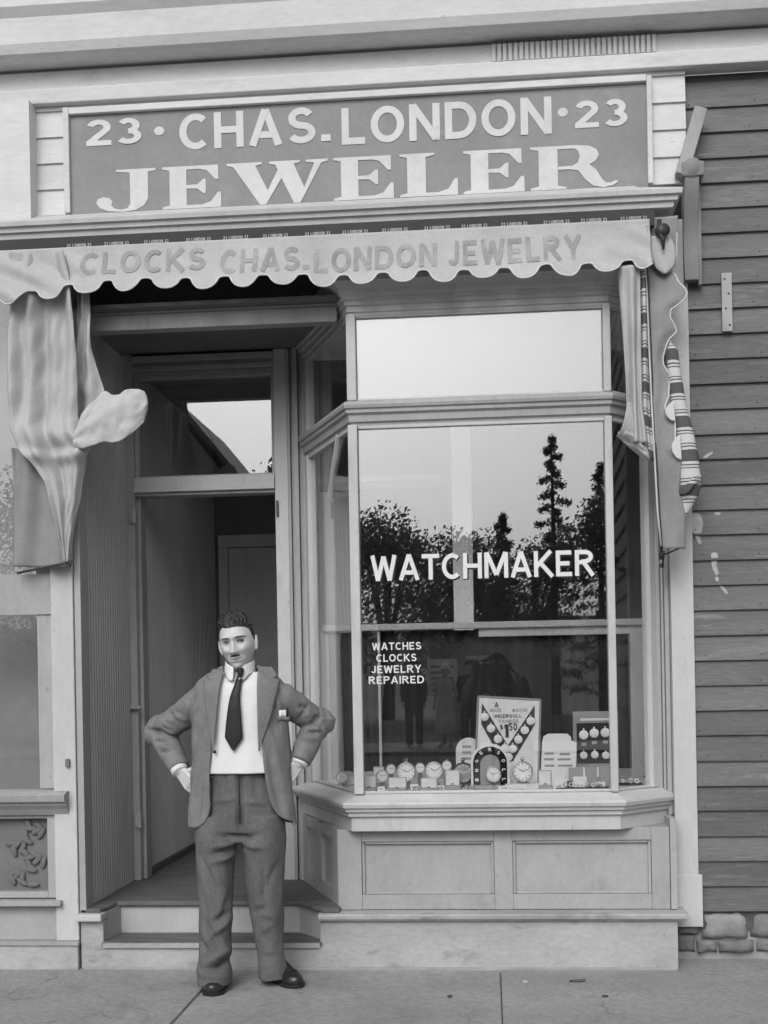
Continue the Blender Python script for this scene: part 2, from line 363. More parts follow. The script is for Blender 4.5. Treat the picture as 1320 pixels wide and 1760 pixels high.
M_CANVASL = mat('awning_letter_paint', 0.31, .9, .2, 12.0, bump=.35, bscale=160, grain=.2)
M_EDGE = mat('canvas_binding', 0.58, .9, .08, 6.0)
M_CREAM = mat('gilt_lettering', .68, .45, .06, 8.0, bump=.05)
M_BLACK = mat('black_paint', .02, .5, .1, 8.0)
M_WHITE = mat('white_card', 0.82, .7, .05, 8.0, bump=.05)
G_PLATE = glass('plate_glass', .10)
G_SIDE = glass('side_glass', .02)

# ---------------------------------------------------------------- ground
def slab_poly(x0, x1, y0, y1, k=0.0): return [(x0, y0), (x1, y0), (x1 + k, y1), (x0 + k, y1)]
g = struct(box('ground', -60, 60, -70, 40, -.5, -.06, M_SEAM, None, 0))
walk = struct(box('sidewalk', -14, 14, -3.3, .6, -.2, -.012, M_SEAM, None, 0))
xs = [-13.5, -11.6, -9.7, -7.8, -5.95, -4.2, -2.9, -1.31, .03, 1.9, 3.8, 5.7, 7.6, 9.5, 11.4, 13.3]
for i in range(len(xs) - 1):
    for (y0, y1) in ((-3.3, -1.7), (-1.695, .58)):
        b = MB(); t = bmesh.new()
        j = .0025
        p = MB().prism([(xs[i] + j, y0 + j), (xs[i + 1] - j, y0 + j), (xs[i + 1] - j, y1 - j), (xs[i] + j, y1 - j)], -.1, random.uniform(-.002, .002), 'Z')
        bmesh.ops.bevel(p.bm, geom=[e for e in p.bm.edges if e.verts[0].co.z > -.05 and e.verts[1].co.z > -.05], offset=.004, segments=2, affect='EDGES')
        p.out('paving_slab', M_WALK, walk)
road = struct(box('road', -60, 60, -11.5, -3.3, -.3, -.14, mat('dirt_road', .24, .95, .2, 1.2, bump=.6, bscale=40, grain=.1), None, 0))
kerb = struct(box('kerb', -14, 14, -3.45, -3.303, -.3, .0, M_STONE, None, .01))

# ---------------------------------------------------------------- the jeweller's storefront
S = thing('storefront', 'narrow painted wooden shop front with angled bay window and recessed doorway', 'shop front', (-.56, 0, 0))
# base with the step notch cut out
NL, NR = -1.885, -.825
base = MB().prism([(-1.997, 0), (.858, 0), (.858, .235), (NR, .235), (NR, .115), (NL, .115), (NL, .235), (-1.997, .235)], 0.0, .06).out('base_board', M_BASE, S)
bevel = base.modifiers.new('b', 'BEVEL'); bevel.width = .004; bevel.segments = 2
box('footing', -1.985, .85, -.012, .04, -.05, .012, mat('footing_stone', .32, .85, .2, 6), S, .004)
MB().sweep([(.872, .16), (.872, .0), (NR - .003, .0)][::-1], [(0, .236), (.022, .236), (.024, .244), (.034, .246), (.036, .262), (.030, .268), (-.10, .272), (-.10, .236)]).out('base_ledge', M_BASE, S)
MB().box(-2.012, NL + .002, -.04, .05, .237, .272, .008).out('step_cap', M_TRIM, S)
# vestibule: lower tread, risers, floor with the notch
box('lower_tread', NL - .01, NR + .01, -.008, .30, .112, .132, M_FLOOR, S, .005)
box('step_edge_strip', NL, NR, -.016, -.009, .105, .128, M_BASE, S, .002)
box('riser', -1.87, -.955, .215, .235, .132, .268, M_BEAD, S, .002)
MB().prism([(NL, .0605), (NL - .02, .0605), (NL - .02, .24), (-1.862, .24), (-1.862, .2155)], .132, .2685, 'Z').out('riser', M_TRIM2, S)
MB().prism([(NR, .0605), (NR + .02, .0605), (NR + .02, .25), (-.95, .25), (-.957, .2155)], .132, .2685, 'Z').out('riser', M_TRIM2, S)
fl = MB().prism([(-2.0, .0), (NL - .012, .0), (NL + .012, .19), (-1.84, .19), (-.965, .19), (-.815, -.002), (-.73, .0), (-.73, 2.95), (-2.0, 2.95)], .2688, .292, 'Z').out('vestibule_floor', M_FLOOR, S)
fl.modifiers.new('b', 'BEVEL').width = .006
box('shop_floor', -.73, 1.3, .2, 2.95, .262, .29, M_FLOOR, S, 0)
# left beadboard wall of the vestibule and, past the door, of the passage
XW = -1.975
def beadwall(name, y0, y1, z0, z1, X, step=.040):
    b = MB(); n = round((y1 - y0) / step); st = (y1 - y0) / n
    pr = []
    for i in range(n):
        a = y0 + i * st
        pr += [(X - .006, a), (X - .006, a + .004), (X, a + .006), (X, a + st * .55), (X - .004, a + st * .58), (X + .003, a + st * .66), (X + .004, a + st * .74), (X - .004, a + st * .80), (X, a + st * .84), (X, a + st - .001)]
    pr = [(x, y) for x, y in pr] + [(X - .03, y1), (X - .03, y0)]
    b.prism(pr, z0, z1, 'Z'); return stuff(b.out(name, M_BEAD, S))
box('wall_edge_board', -2.0, -1.968, .0, .115, .274, 3.2, M_TRIM2, S)
beadwall('beadboard', .117, .80, .293, 3.18, XW)
beadwall('beadboard', 1.0, 2.9, .293, 3.15, XW + .02).data.materials[0] = mat('brightened_beadboard_paint', .6, .6, .15, 2.0, (1, 1, .35))  # beadboard paint lightened here, colour making up for the dim light indoors
box('baseboard', XW + .021, XW + .04, 1.0, 2.88, .293, .33, M_SOFFIT, S)
# door wall
DY = .85
box('door_jamb', -2.0, -1.935, DY - .02, 1.0, .293, 3.2, M_TRIM2, S)
box('door_stop', -1.934, -1.915, DY + .03, .98, .293, 2.44, M_TRIM2, S)
box('door_jamb', -1.148, -1.075, DY - .02, 1.0, .293, 3.2, M_TRIM, S)
for (a, c, d) in ((-1.073, -1.058, .0), (-1.056, -1.04, .02), (-1.038, -1.012, -.015), (-1.010, -.992, .012), (-.990, -.972, -.02)):
    box('door_casing', a, c, DY - .03 + d, 1.0, .293, 3.2, M_TRIM2, S)
box('transom_bar', -1.934, -1.149, DY - .035, .98, 2.435, 2.515, M_TRIM, S, .004)
box('transom_bar', -1.934, -1.149, DY - .012, .95, 2.418, 2.4345, M_TRIM2, S, .002)
for (z0, z1, d) in ((3.085, 3.105, .005), (3.107, 3.13, -.02), (3.132, 3.15, -.005), (3.152, 3.185, -.03)):
    box('door_head', -1.934, -1.149, DY - .01 + d, .98, z0, z1, M_TRIM2, S)
tr = MB()
for (x0, x1, z0, z1) in ((-1.933, -1.912, 2.516, 3.084), (-1.165, -1.15, 2.516, 3.084), (-1.9115, -1.1655, 2.516, 2.528), (-1.9115, -1.1655, 3.065, 3.084)): tr.box(x0, x1, DY, DY + .05, z0, z1, .002)
tr = tr.out('transom_sash', M_TRIM2, S)
box('pane', -1.911, -1.166, DY + .02, DY + .024, 2.529, 3.064, G_PLATE, tr, 0)
for z in (2.31, .63):
    h = MB().box(-1.96, -1.925, DY - .036, DY - .021, z - .04, z + .04, .004); h.tube([(-1.935, DY - .04, z - .045), (-1.935, DY - .04, z + .045)], .009)
    h.out('hinge', M_BEAD, S)
h = MB().box(-1.975, -1.915, DY - .036, DY - .021, 1.235, 1.26, .004); h.tube([(-1.97, DY - .045, 1.25), (-1.91, DY - .05, 1.245)], [.012, .008]); h.out('latch', M_TRIM2, S)
MB().box(-1.142, -1.128, DY - .03, DY - .021, 2.28, 2.37, .003).out('latch_plate', M_IRON, S)
# ceilings and the beam
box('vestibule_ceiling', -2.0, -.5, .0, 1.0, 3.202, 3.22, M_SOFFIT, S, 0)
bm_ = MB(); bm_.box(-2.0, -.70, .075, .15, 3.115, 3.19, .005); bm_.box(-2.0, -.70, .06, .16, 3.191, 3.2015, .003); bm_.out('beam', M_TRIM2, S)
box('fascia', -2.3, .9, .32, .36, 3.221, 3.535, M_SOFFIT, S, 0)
# inner room seen through the doorway
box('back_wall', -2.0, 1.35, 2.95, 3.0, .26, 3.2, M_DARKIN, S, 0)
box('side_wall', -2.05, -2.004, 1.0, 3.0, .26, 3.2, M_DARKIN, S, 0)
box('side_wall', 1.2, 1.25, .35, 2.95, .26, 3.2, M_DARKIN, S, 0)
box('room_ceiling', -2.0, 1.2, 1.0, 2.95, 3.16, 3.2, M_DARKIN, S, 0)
ds = MB()
ds.box(-1.93, -1.86, 2.90, 2.949, .293, 2.35, .004); ds.box(-1.93, -.9, 2.895, 2.9485, 2.351, 2.44, .004); ds.box(-.97, -.9, 2.90, 2.949, .293, 2.35, .004)
dr = ds.out('door_frame', M_DOOR, S)
dd = MB(); dd.box(-1.855, -.975, 2.925, 2.945, .30, 2.345)
for (x0, x1) in ((-1.855, -1.73), (-1.50, -1.33), (-1.10, -.975)): dd.box(x0, x1, 2.908, 2.924, .30, 2.345, .003)
for (z0, z1) in ((.30, .52), (1.05, 1.22), (2.20, 2.345)):
    for (x0, x1) in ((-1.7295, -1.5005), (-1.3295, -1.1005)): dd.box(x0, x1, 2.908, 2.924, z0, z1, .003)
dd.out('panelled_door', M_DOOR, S)
# --- bay window
P0, P1, P2, P3 = (-.965, .80), (-.633, .04), (.583, .04), (.80, .25)
PATH = [P0, P1, P2, P3]
bay = MB().sweep([(-1.0, .88), P1, P2, (.86, .308)], [(-.02, .845), (.0, .832), (.02, .826), (.095, .800), (.099, .79), (.095, .774), (.082, .77), (.08, .755), (.064, .749), (.064, .732), (.046, .722), (.046, .66), (.0, .652), (-.03, .652)]).out('bay_window', M_TRIM, S)
MB().sweep(PATH, [(-.02, 2.725), (.0, 2.722), (.045, 2.704), (.048, 2.69), (.044, 2.676), (.034, 2.672), (.034, 2.655), (.02, 2.645), (.018, 2.615), (.006, 2.608), (.004, 2.592), (-.02, 2.592)]).out('transom_moulding', M_TRIM2, bay)
MB().sweep([(-.99, .87), P1, P2, (.83, .27)], [(-.03, 3.12), (.008, 3.12), (.01, 3.135), (.02, 3.14), (.02, 3.165), (.034, 3.17), (.034, 3.188), (.05, 3.192), (.05, 3.205), (.062, 3.212), (.075, 3.235), (.10, 3.258), (.11, 3.262), (.112, 3.285), (.105, 3.292), (-.03, 3.30)]).out('cornice_moulding', M_TRIM, bay)
def bar(p, q, z0, z1, t, d, name, m, bev=.003):
    """upright board between two plan points"""
    p = Vector((p[0], p[1], 0)); q = Vector((q[0], q[1], 0)); e = (q - p); L = e.length; e /= L
    b = MB().box(0, L, -d, t - d, z0, z1, bev)
    M = Matrix(((e.x, -e.y, 0, p.x), (e.y, e.x, 0, p.y), (0, 0, 1, 0), (0, 0, 0, 1)))
    b.bm.transform(M); return b.out(name, m, bay)
def along(p, q, t): return (lerp(p[0], q[0], t), lerp(p[1], q[1], t))
def off(p, q, d):
    e = Vector((q[0] - p[0], q[1] - p[1])).normalized(); n = Vector((e.y, -e.x)) * d
    return ((p[0] + n.x, p[1] + n.y), (q[0] + n.x, q[1] + n.y))
for (z0, z1) in ((.833, 2.60), (2.715, 3.13)):
    for (px_, sg, wd) in ((P1, 1, .046), (P2, -1, .036)):
        b = MB().box(px_[0] - (.018 if sg > 0 else .02), px_[0] + (.028 if sg > 0 else .016), .014, .06, z0, z1, .006); b.out('corner_post', M_TRIM, bay)
    # frames and panes
    for (p, q, gl) in ((along(P1, P2, .024), along(P1, P2, .984), G_PLATE), (along(P0, P1, .04), along(P0, P1, .965), G_SIDE), (along(P2, P3, .1), along(P2, P3, .93), G_SIDE)):
        bar(p, q, z0 + .0, z0 + .012, .03, .005, 'bottom_rail', M_TRIM); bar(p, q, z1 - .018, z1, .03, .005, 'top_rail', M_TRIM)
        bar(p, q, z0 + .0125, z1 - .0185, .005, -.01, 'pane', gl, 0)
    bar((-.975, .83), along(P0, P1, .055), z0, z1, .05, .012, 'back_post', M_TRIM)
    bar(along(P2, P3, .90), (.815, .27), z0, z1, .05, .012, 'back_post', M_TRIM)
box('added_pane_backing', -.60, .555, .066, .069, 2.72, 3.118, mat('added_backing_sheet', 0.16, .9, .03, 8, bump=.1), bay, 0)  # added sheet keeping the upper pane bright in place of reflected sky
# inside of the show window: ceiling, deck, low partition with a rail
MB().prism([(-.955, .83), (-.615, .07), (.57, .07), (.80, .30), (.80, .83)], 3.125, 3.14, 'Z').out('window_ceiling', M_WHITE, bay)
MB().prism([(-.955, .83), (-.615, .072), (.57, .072), (.795, .30), (.81, .83)], .79, .838, 'Z').out('display_deck', mat('deck_cloth', 0.7, .9, .1, 10), bay)
box('partition_rail', -.90, .845, .80, .84, 1.645, 1.68, M_TRIM, bay, .006)
M_CURT = mat('dark_curtain', .03, .9, .3, 3.0, (6, 1, .3))
for (x0, x1) in ((-.93, -.865), (-.60, -.585), (.755, .835)): box('partition_stile', x0, x1, .822, .845, .839, 1.644, M_TRIM, bay, .004)
box('partition_rail', -.05, .7545, .822, .845, 1.60, 1.644, M_TRIM, bay, .003)
box('partition_rail', -.8645, .7545, .824, .845, .839, .88, M_TRIM2, bay, .003)
def curtain(x0, x1, z0, z1, Y):
    return sheet('curtain', 60, 4, lambda u, v: (lerp(x0, x1, u), Y + .012 * math.sin(u * (x1 - x0) * 90) + .006 * math.sin(u * 37 + v * 2), lerp(z0, z1, v)), M_CURT, bay, .003)
curtain(-.80, -.60, .88, 1.64, .86); curtain(-.59, .75, .88, 1.64, .87)
box('side_panel', -.864, -.805, .83, .845, .88, 1.64, mat('grey_panel', .26, .7), bay, 0)
box('inner_post', -.185, -.075, .95, 1.0, .29, 3.14, M_WHITE, bay, .004)
box('inner_screen', -.91, -.70, .90, .93, 1.3, 2.42, mat('pale_screen', .52, .7, .06), bay, .004)
box('inner_shelf', -.93, -.2, .90, 1.2, 2.47, 2.50, M_DARKIN, bay, .004)
MB().tube([(-.72, .25, 2.6), (-.80, .5, 2.33)], .018, 8).out('stay_rod', M_TRIM, bay)
# bulkhead under the window
bh = MB()
BX0, BX1, BY = -.742, .835, .06
pan = [(-.625, .010, .345, .60), (.098, .75, .345, .60)]
bh.box(BX0, -.626, BY, BY + .04, .273, .66, .003); bh.box(.0105, .0975, BY, BY + .04, .273, .66, .003); bh.box(.7505, BX1, BY, BY + .04, .273, .66, .003)
for (x0, x1, z0, z1) in pan:
    bh.box(x0 - .0005, x1 + .0, BY + .001, BY + .04, .274, z0, .003); bh.box(x0 - .0005, x1, BY + .001, BY + .04, z1, .66, .003)
bh.prism([(-.99, .80), (BX0 + .002, BY + .002), (BX1, BY + .002), (.866, .30), (.8, .5), (-.9, .83)], .645, .6585, 'Z')
bh = bh.out('bulkhead', M_BULK, S)
for (x0, x1, z0, z1) in pan:
    box('panel', x0 + .0, x1, BY + .028, BY + .04, z0, z1, M_BULK, bh, 0)
    for (a, b_, c, d) in ((x0, x0 + .014, z0, z1), (x1 - .014, x1, z0, z1), (x0 + .0145, x1 - .0145, z0, z0 + .014), (x0 + .0145, x1 - .0145, z1 - .014, z1)):
        box('panel_moulding', a + .0006, b_ - .0006, BY + .010, BY + .027, c + .0006, d - .0006, M_BULK, bh, .004)
_p, _q = Vector((BX0, BY + .005)), Vector((-1.03, .82))
def sidebar(t0, t1, z0, z1, d0, d1, name):
    a = _p.lerp(_q, t0); b_ = _p.lerp(_q, t1); e = (_q - _p).normalized(); n = Vector((e.y, -e.x)) * -1
    poly = [a + n * d0, b_ + n * d0, b_ + n * d1, a + n * d1]
    return MB().prism([(v.x, v.y) for v in poly], z0, z1, 'Z').out(name, M_BULK, bh)
sidebar(0, .16, .293, .655, 0, -.03, 'side_stile'); sidebar(.44, .54, .293, .655, 0, -.03, 'side_stile'); sidebar(.86, 1, .293, .655, 0, -.03, 'side_stile')
sidebar(.16, .86, .293, .36, -.001, -.03, 'side_rail'); sidebar(.16, .86, .60, .655, -.001, -.03, 'side_rail'); sidebar(.16, .86, .36, .60, -.02, -.03, 'panel')
box('bulkhead_return', BX1 + .002, .868, .05, .30, .273, .70, M_BULK, bh, .004)
# right pilaster: casing strips and corner board
for (a, c, y) in ((.818, .838, .255), (.840, .852, .235), (.854, .876, .215)): box('window_casing', a, c, y, .35, .70, 3.30, M_TRIM2, S, .005)
box('corner_board', .878, .985, .165, .35, .18, 3.56, M_TRIM, S, .004)
box('corner_board_foot', .87, 1.0, .15, .164, .17, .42, M_TRIM, S, .004)
# main cornice above the awning
CPROF = [(-.30, 3.53), (.05, 3.53), (.062, 3.535), (.066, 3.558), (.08, 3.562), (.083, 3.582), (.098, 3.586), (.102, 3.606), (.097, 3.612), (.0, 3.655), (-.08, 3.69), (-.09, 3.70), (-.30, 3.70)]
MB().sweep([(-2.6, 0), (.825, 0), (.825, .3)], CPROF).out('cornice', M_TRIM, S)
# wall behind the sign
UX0, UX1 = -3.2, 2.4
for i in range(9):
    z = 3.72 + i * .13
    if z > 4.34: break
    b = MB().prism([(.16, z), (.16, z + .138), (.148, z + .138), (.136, z)], UX0, .985, 'X'); b.out('clapboard', M_UPPER, S)
box('frieze_board', UX0, UX1, .10, .2, 4.262, 4.335, M_UPPER, S, .006)
box('wall_board', UX0, UX1, .13, .2, 4.336, 4.432, M_UPPER, S, 0)
b = MB()
for i in range(30): b.box(.07 + i * .0262, .07 + i * .0262 + .018, .108, .13, 4.34, 4.425, .003)
stuff(b.out('reeded_strip', M_TRIM, S))
MB().prism([(.2, 4.45), (.02, 4.45), (.0, 4.46), (-.02, 4.50), (-.03, 4.62), (-.06, 4.66), (-.06, 5.1), (.2, 5.1)], UX0, UX1, 'X').out('eaves_board', M_UPPER, S)

# ---------------------------------------------------------------- painted sign
sg = thing('shop_sign', 'long faded sign board lettered CHAS. LONDON JEWELER above the awning', 'sign', (-.61, .12, 3.70))
sb = box('sign_board', -2.02, .80, .118, .14, 3.70, 4.205, M_SIGN, sg, 0)
for (a, b_, c, d) in ((-2.048, -2.018, 3.714, 4.235), (.798, .822, 3.714, 4.225), (-2.0175, .7975, 4.20, 4.232)): box('sign_frame', a, b_, .096, .145, c, d, M_UPPER, sg, .004)
def sx(x, y): return at(x, y, .116)[0]
def sz(x, y): return at(x, y, .116)[1]
f_ = flat(.1155)
text('lettering', '23', sx(148, 225), sx(245, 225), 4.045, .128, f_, M_SIGNL, sg, .19)
text('lettering', '*', sx(264, 225), sx(283, 225), 4.005, .20, f_, M_SIGNL, sg, .11)
text('lettering', 'CHAS.', sx(308, 220), sx(568, 220), 4.0, .176, f_, M_SIGNL, sg, .185, .14)
text('lettering', 'LONDON', sx(587, 210), sx(948, 200), 3.982, .178, f_, M_SIGNL, sg, .185, .13)
text('lettering', '*', sx(958, 200), sx(977, 200), 3.985, .20, f_, M_SIGNL, sg, .11)
text('lettering', '23', sx(988, 195), sx(1080, 195), 4.0, .13, f_, M_SIGNL, sg, .19)
text('lettering', 'JEWELER', sx(165, 320), sx(1065, 300), 3.712, .208, f_, M_SIGNL, sg, style='serif', gap=.07)
# ---------------------------------------------------------------- awning let down in front of the fascia
def stripes(name):
    m = bpy.data.materials.new(name); m.use_nodes = True; n = m.node_tree.nodes; L = m.node_tree.links
    p = n['Principled BSDF']; p.inputs['Roughness'].default_value = .9
    tc = n.new('ShaderNodeTexCoord'); sp = n.new('ShaderNodeSeparateXYZ'); L.new(tc.outputs['Object'], sp.inputs[0])
    nz = n.new('ShaderNodeTexNoise'); nz.inputs['Scale'].default_value = 9; L.new(tc.outputs['Object'], nz.inputs['Vector'])
    a = n.new('ShaderNodeMath'); a.operation = 'MULTIPLY_ADD'; a.inputs[1].default_value = .02; L.new(nz.outputs[0], a.inputs[0]); L.new(sp.outputs[2], a.inputs[2])
    a2 = n.new('ShaderNodeMath'); a2.operation = 'DIVIDE'; a2.inputs[1].default_value = .158; L.new(a.outputs[0], a2.inputs[0])
    fr = n.new('ShaderNodeMath'); fr.operation = 'FRACT'; L.new(a2.outputs[0], fr.inputs[0])
    r = n.new('ShaderNodeValToRGB'); r.color_ramp.interpolation = 'CONSTANT'; e = r.color_ramp.elements
    lo, hi = (.09,) * 3 + (1,), (.55,) * 3 + (1,)
    e[0].position = 0; e[0].color = lo; e[1].position = .33; e[1].color = hi
    for ps, c in ((.40, lo), (.44, hi), (.49, lo), (.52, hi), (.80, lo), (.83, hi), (.88, lo), (.92, hi)):
        q = e.new(ps); q.color = c
    L.new(fr.outputs[0], r.inputs[0]); L.new(r.outputs[0], p.inputs['Base Color'])
    return m
M_STRIPE = stripes('striped_canvas')
A = thing('awning', 'pale canvas awning with scalloped lettered valance and hanging side curtains', 'awning', (-.6, -.08, 3.5))
AX0, AX1 = -2.34, .775
MB().tube([(-2.4, -.015, 3.492), (.80, -.015, 3.492)], .034, 14).out('roller', M_SOFFIT, A, True)
box('shaded_roller_cover', -2.4, .80, -.075, -.045, 3.448, 3.529, mat('roller_cloth_painted_shade', .06, .9), A, .004)  # cover coloured near black to paint in the shade below the cornice
for i in range(15):
    x0 = sx(166 + i * 66.3 - (4 if i % 3 else 0), 405) - .03
    text('small_lettering', '23 LONDON 23', x0 - .055, x0 + .065, 3.478, .017, flat(-.0765), M_CANVAS, A, .22, .1)
def vbase(X): return interp([(-2.34, 3.25), (-2.1, 3.262), (-1.7, 3.292), (-1.2, 3.284), (-.5, 3.262), (0, 3.262), (.45, 3.262), (.70, 3.272), (.8, 3.32)], X)
def vsurf(X, z):
    t = max(0, (3.47 - z) / .20)
    rip = .009 * math.sin(X * 9.1 + 1.3) + .005 * math.sin(X * 23 + z * 9) + .013 * noise.noise(Vector((X * 5, z * 7, 3))) + .007 * noise.noise(Vector((X * 14 + z * 8, z * 12, 6)))
    lf = max(0, 1 - (X + 2.34) / .72) ; rt = max(0, 1 - (.775 - X) / .35)
    fold = lf * .026 * math.sin((X * .8 + z * 1.5) * 26) + rt * .012 * math.sin((X * .8 + z * 1.3) * 36)
    return -.090 - .060 * t ** 1.5 + (rip + fold) * min(1, t * 1.4)
LOB0, LOBW = at(155, 487, -.12)[0], .1865
def vedge(X):
    p = ((X - LOB0) / LOBW + .5) % 1 - .5; k = math.floor((X - LOB0) / LOBW + .5)
    q = min(1, abs(p) / .36); a = max(0, 1 - q ** 2.4) ** .75; s_ = max(0, min(1, (.45 - abs(p)) / .15)); a = max(a * .95, .16 * s_ * s_ * (3 - 2 * s_)) if q < 1 else .16 * s_ * s_ * (3 - 2 * s_)
    return vbase(X) - (.062 + .008 * math.sin(k * 2.3)) * a - .006 * (noise.noise(Vector((X * 8, 1, 1))))
def vfn(u, v):
    X = lerp(AX0, AX1, u); z = lerp(3.474, vedge(X), v); return (X, vsurf(X, z), z)
sheet('valance', 560, 22, vfn, M_CANVAS, A, .003)
MB().tube([(lerp(AX0, AX1, i / 560), vsurf(lerp(AX0, AX1, i / 560), vedge(lerp(AX0, AX1, i / 560))) - .002, vedge(lerp(AX0, AX1, i / 560))) for i in range(561)], .0042, 6).out('edge_binding', M_EDGE, A, True)
sf = lambda x, z, l: (x, vsurf(x, z) - .0035 - l, z)
for (s_, xa, xb, ya, yb, hh) in (('CLOCKS', 138, 353, 468, 468, .118), ('CHAS.', 378, 532, 468, 468, .125), ('LONDON', 540, 752, 466, 464, .125), ('JEWELRY', 768, 1000, 458, 448, .13)):
    p = at(xa, ya, -.12); q = at(xb, yb, -.12)
    text('lettering', s_, p[0], q[0], (p[1] + q[1]) / 2 - .005, hh, sf, M_CANVASL, A, .2, .14, sub=4)

def drape(name, le, re, Yf, m, nu=24, nv=60, parent=None, thick=.003, lift=0):
    """hanging cloth between two outlines [(y, x)...] taken at its own depth"""
    y0 = max(le[0][0], re[0][0]); y1 = min(le[-1][0], re[-1][0])
    def fn(u, v):
        y = lerp(y0, y1, v); x = lerp(interp(le, y), interp(re, y), u); Y = Yf(u, v)
        X, Z = at(x, y, Yf(.5, .5)); return (X, Y, Z)
    return sheet(name, nu, nv, fn, m, parent or A, thick)
# right-hand side curtain, furled
drape('side_curtain', [(455, 1058), (470, 1064), (560, 1071), (650, 1077), (700, 1079), (760, 1078)], [(455, 1102), (560, 1103), (700, 1106), (760, 1116)],
      lambda u, v: -.10 - .045 * math.sin(u * 3.0) - .014 * math.sin(u * 13 + v * 3) * (.4 + v) - .01 * noise.noise(Vector((u * 3, v * 5, 1))), M_CANVAS)
drape('side_curtain', [(385, 1103), (470, 1095), (530, 1099), (700, 1103), (790, 1118)], [(385, 1112), (470, 1110), (700, 1119), (790, 1126)],
      lambda u, v: -.085 + .02 * math.sin(u * 5 + v * 4), M_STRIPE, 10)
def loop(u, v):   # the cloth's lower end turned back up on itself
    c = at(1066, lerp(690, 750, .5), -.14); a = lerp(-.4, pi * 1.25, u)
    y = lerp(0, 1, v)
    X = lerp(at(1079, 690, -.14)[0], at(1060, 748, -.14)[0], u) + .055 * y; Z = lerp(at(1079, 690, -.14)[1], at(1060, 748, -.14)[1], math.sin(u * pi / 2)) - .045 * y * u
    return (X, -.13 - .045 * math.sin(u * pi) + .03 * y, Z)
sheet('curtain_fold', 20, 14, loop, M_CANVAS, A, .004)
drape('curtain_fold', [(742, 1062), (752, 1064), (760, 1074), (775, 1094), (788, 1110)], [(742, 1086), (756, 1108), (775, 1117), (788, 1121)], lambda u, v: -.13 + .05 * v - .03 * math.sin(u * 3.1) - .02 * noise.noise(Vector((u * 4, v * 4, 2))), M_CANVAS, 20, 20)
gre = [(373, 1164), (440, 1163), (455, 1160), (466, 1150), (470, 1160), (484, 1166), (496, 1177), (504, 1181), (514, 1176), (524, 1165), (532, 1153), (545, 1152), (558, 1160), (569, 1164), (580, 1152), (592, 1146), (612, 1141), (625, 1142), (643, 1153), (680, 1150), (700, 1143), (712, 1147), (722, 1160), (757, 1160), (774, 1156), (788, 1171), (839, 1167), (884, 1177), (944, 1177)]
gle = [(373, 1112), (470, 1114), (700, 1122), (900, 1133), (944, 1137)]
drape('side_flap', gle, gre, lambda u, v: -.05 + .012 * math.sin(u * 4 + v * 9) + .01 * math.sin(v * 17), M_CANVASG, 14, 120)
MB().tube([(at(interp(gre, y), y, -.06)[0], -.05 + .012 * math.sin(4 + (y - 373) / 571 * 9) + .01 * math.sin((y - 373) / 571 * 17) - .003, at(interp(gre, y), y, -.06)[1]) for y in range(400, 790, 3)], .004, 6).out('edge_binding', M_EDGE, A, True)
drape('flap_scallop', [(405, 1120), (430, 1118), (445, 1121), (460, 1128), (470, 1140)], [(405, 1152), (420, 1160), (440, 1163), (455, 1160), (470, 1146)], lambda u, v: -.085 - .01 * math.sin(u * 3), M_CANVAS, 10, 16)
for (ya, yb, xo) in ((690, 724, 1143), (748, 790, 1154)):
    drape('flap_scallop', [(ya, xo + 14), (lerp(ya, yb, .12), xo + 7), (lerp(ya, yb, .3), xo + 2), ((ya + yb) / 2, xo), (lerp(ya, yb, .7), xo + 2), (lerp(ya, yb, .88), xo + 7), (yb, xo + 14)], [(ya, xo + 15), (yb, xo + 18)], lambda u, v: -.075, M_EDGE, 6, 10)
# striped cloth rolled on the side arm
cl = [(588, 1152, 3), (600, 1156, 9), (640, 1159, 11), (700, 1167, 13), (760, 1178, 17), (800, 1183, 19), (830, 1186, 19), (850, 1184, 16), (872, 1178, 10), (890, 1171, 5)]
rings = []
for i in range(61):
    y = lerp(588, 890, i / 60); x = interp([(a, b) for a, b, c in cl], y); r = interp([(a, c) for a, b, c in cl], y)
    X, Z = at(x, y, -.03); rr = r / 368
    rings.append([(X + rr * math.cos(a) * (1 + .12 * noise.noise(Vector((3 * math.cos(a), 3 * math.sin(a), Z * 9)))), -.03 + rr * .8 * math.sin(a), Z + .006 * math.sin(a * 2 + y * .02)) for a in [2 * pi * k / 18 for k in range(18)]])
MB().loft(rings).out('striped_roll', M_STRIPE, A, True)
sheet('striped_cuff', 16, 4, lambda u, v: (at(lerp(1166, 1206, u), 836, -.06)[0], -.045 - .045 * math.sin(u * pi), at(1186, 840 - 14 * u + (v - .5) * 16 + 6 * math.sin(u * 6), -.06)[1]), M_STRIPE, A, .004)
# arm, rope, hook, pulley
pr = [at(1106, 390, -.06), at(1113, 520, -.06), at(1121, 700, -.06), at(1131, 880, -.06), at(1136, 950, -.06)]
MB().tube([(x + .004, -.055, z) for x, z in pr], .007, 8).out('awning_arm', M_IRON, A, True)
MB().tube([(x - .004, -.075, z) for x, z in pr[:-1]] + [(pr[-1][0], -.07, pr[-1][1] + .03)], .0045, 6).out('rope', M_EDGE, A, True)
hk = MB(); X, Z = at(1137, 955, .1); hk.ell((X, .1, Z), (.014, .02, .02)); X, Z = at(1138, 972, .13); hk.ell((X, .13, Z), (.011, .02, .012)); hk.tube([(X, .12, Z), (X, .08, Z + .03), (X, .06, Z + .06)], .005); hk.tube([(X + .01, .1, Z + .05), (X + .10, .08, Z + .085)], .004); hk.out('arm_hook', M_IRON, A, True)
pl = MB(); X, Z = at(1138, 398, -.10)
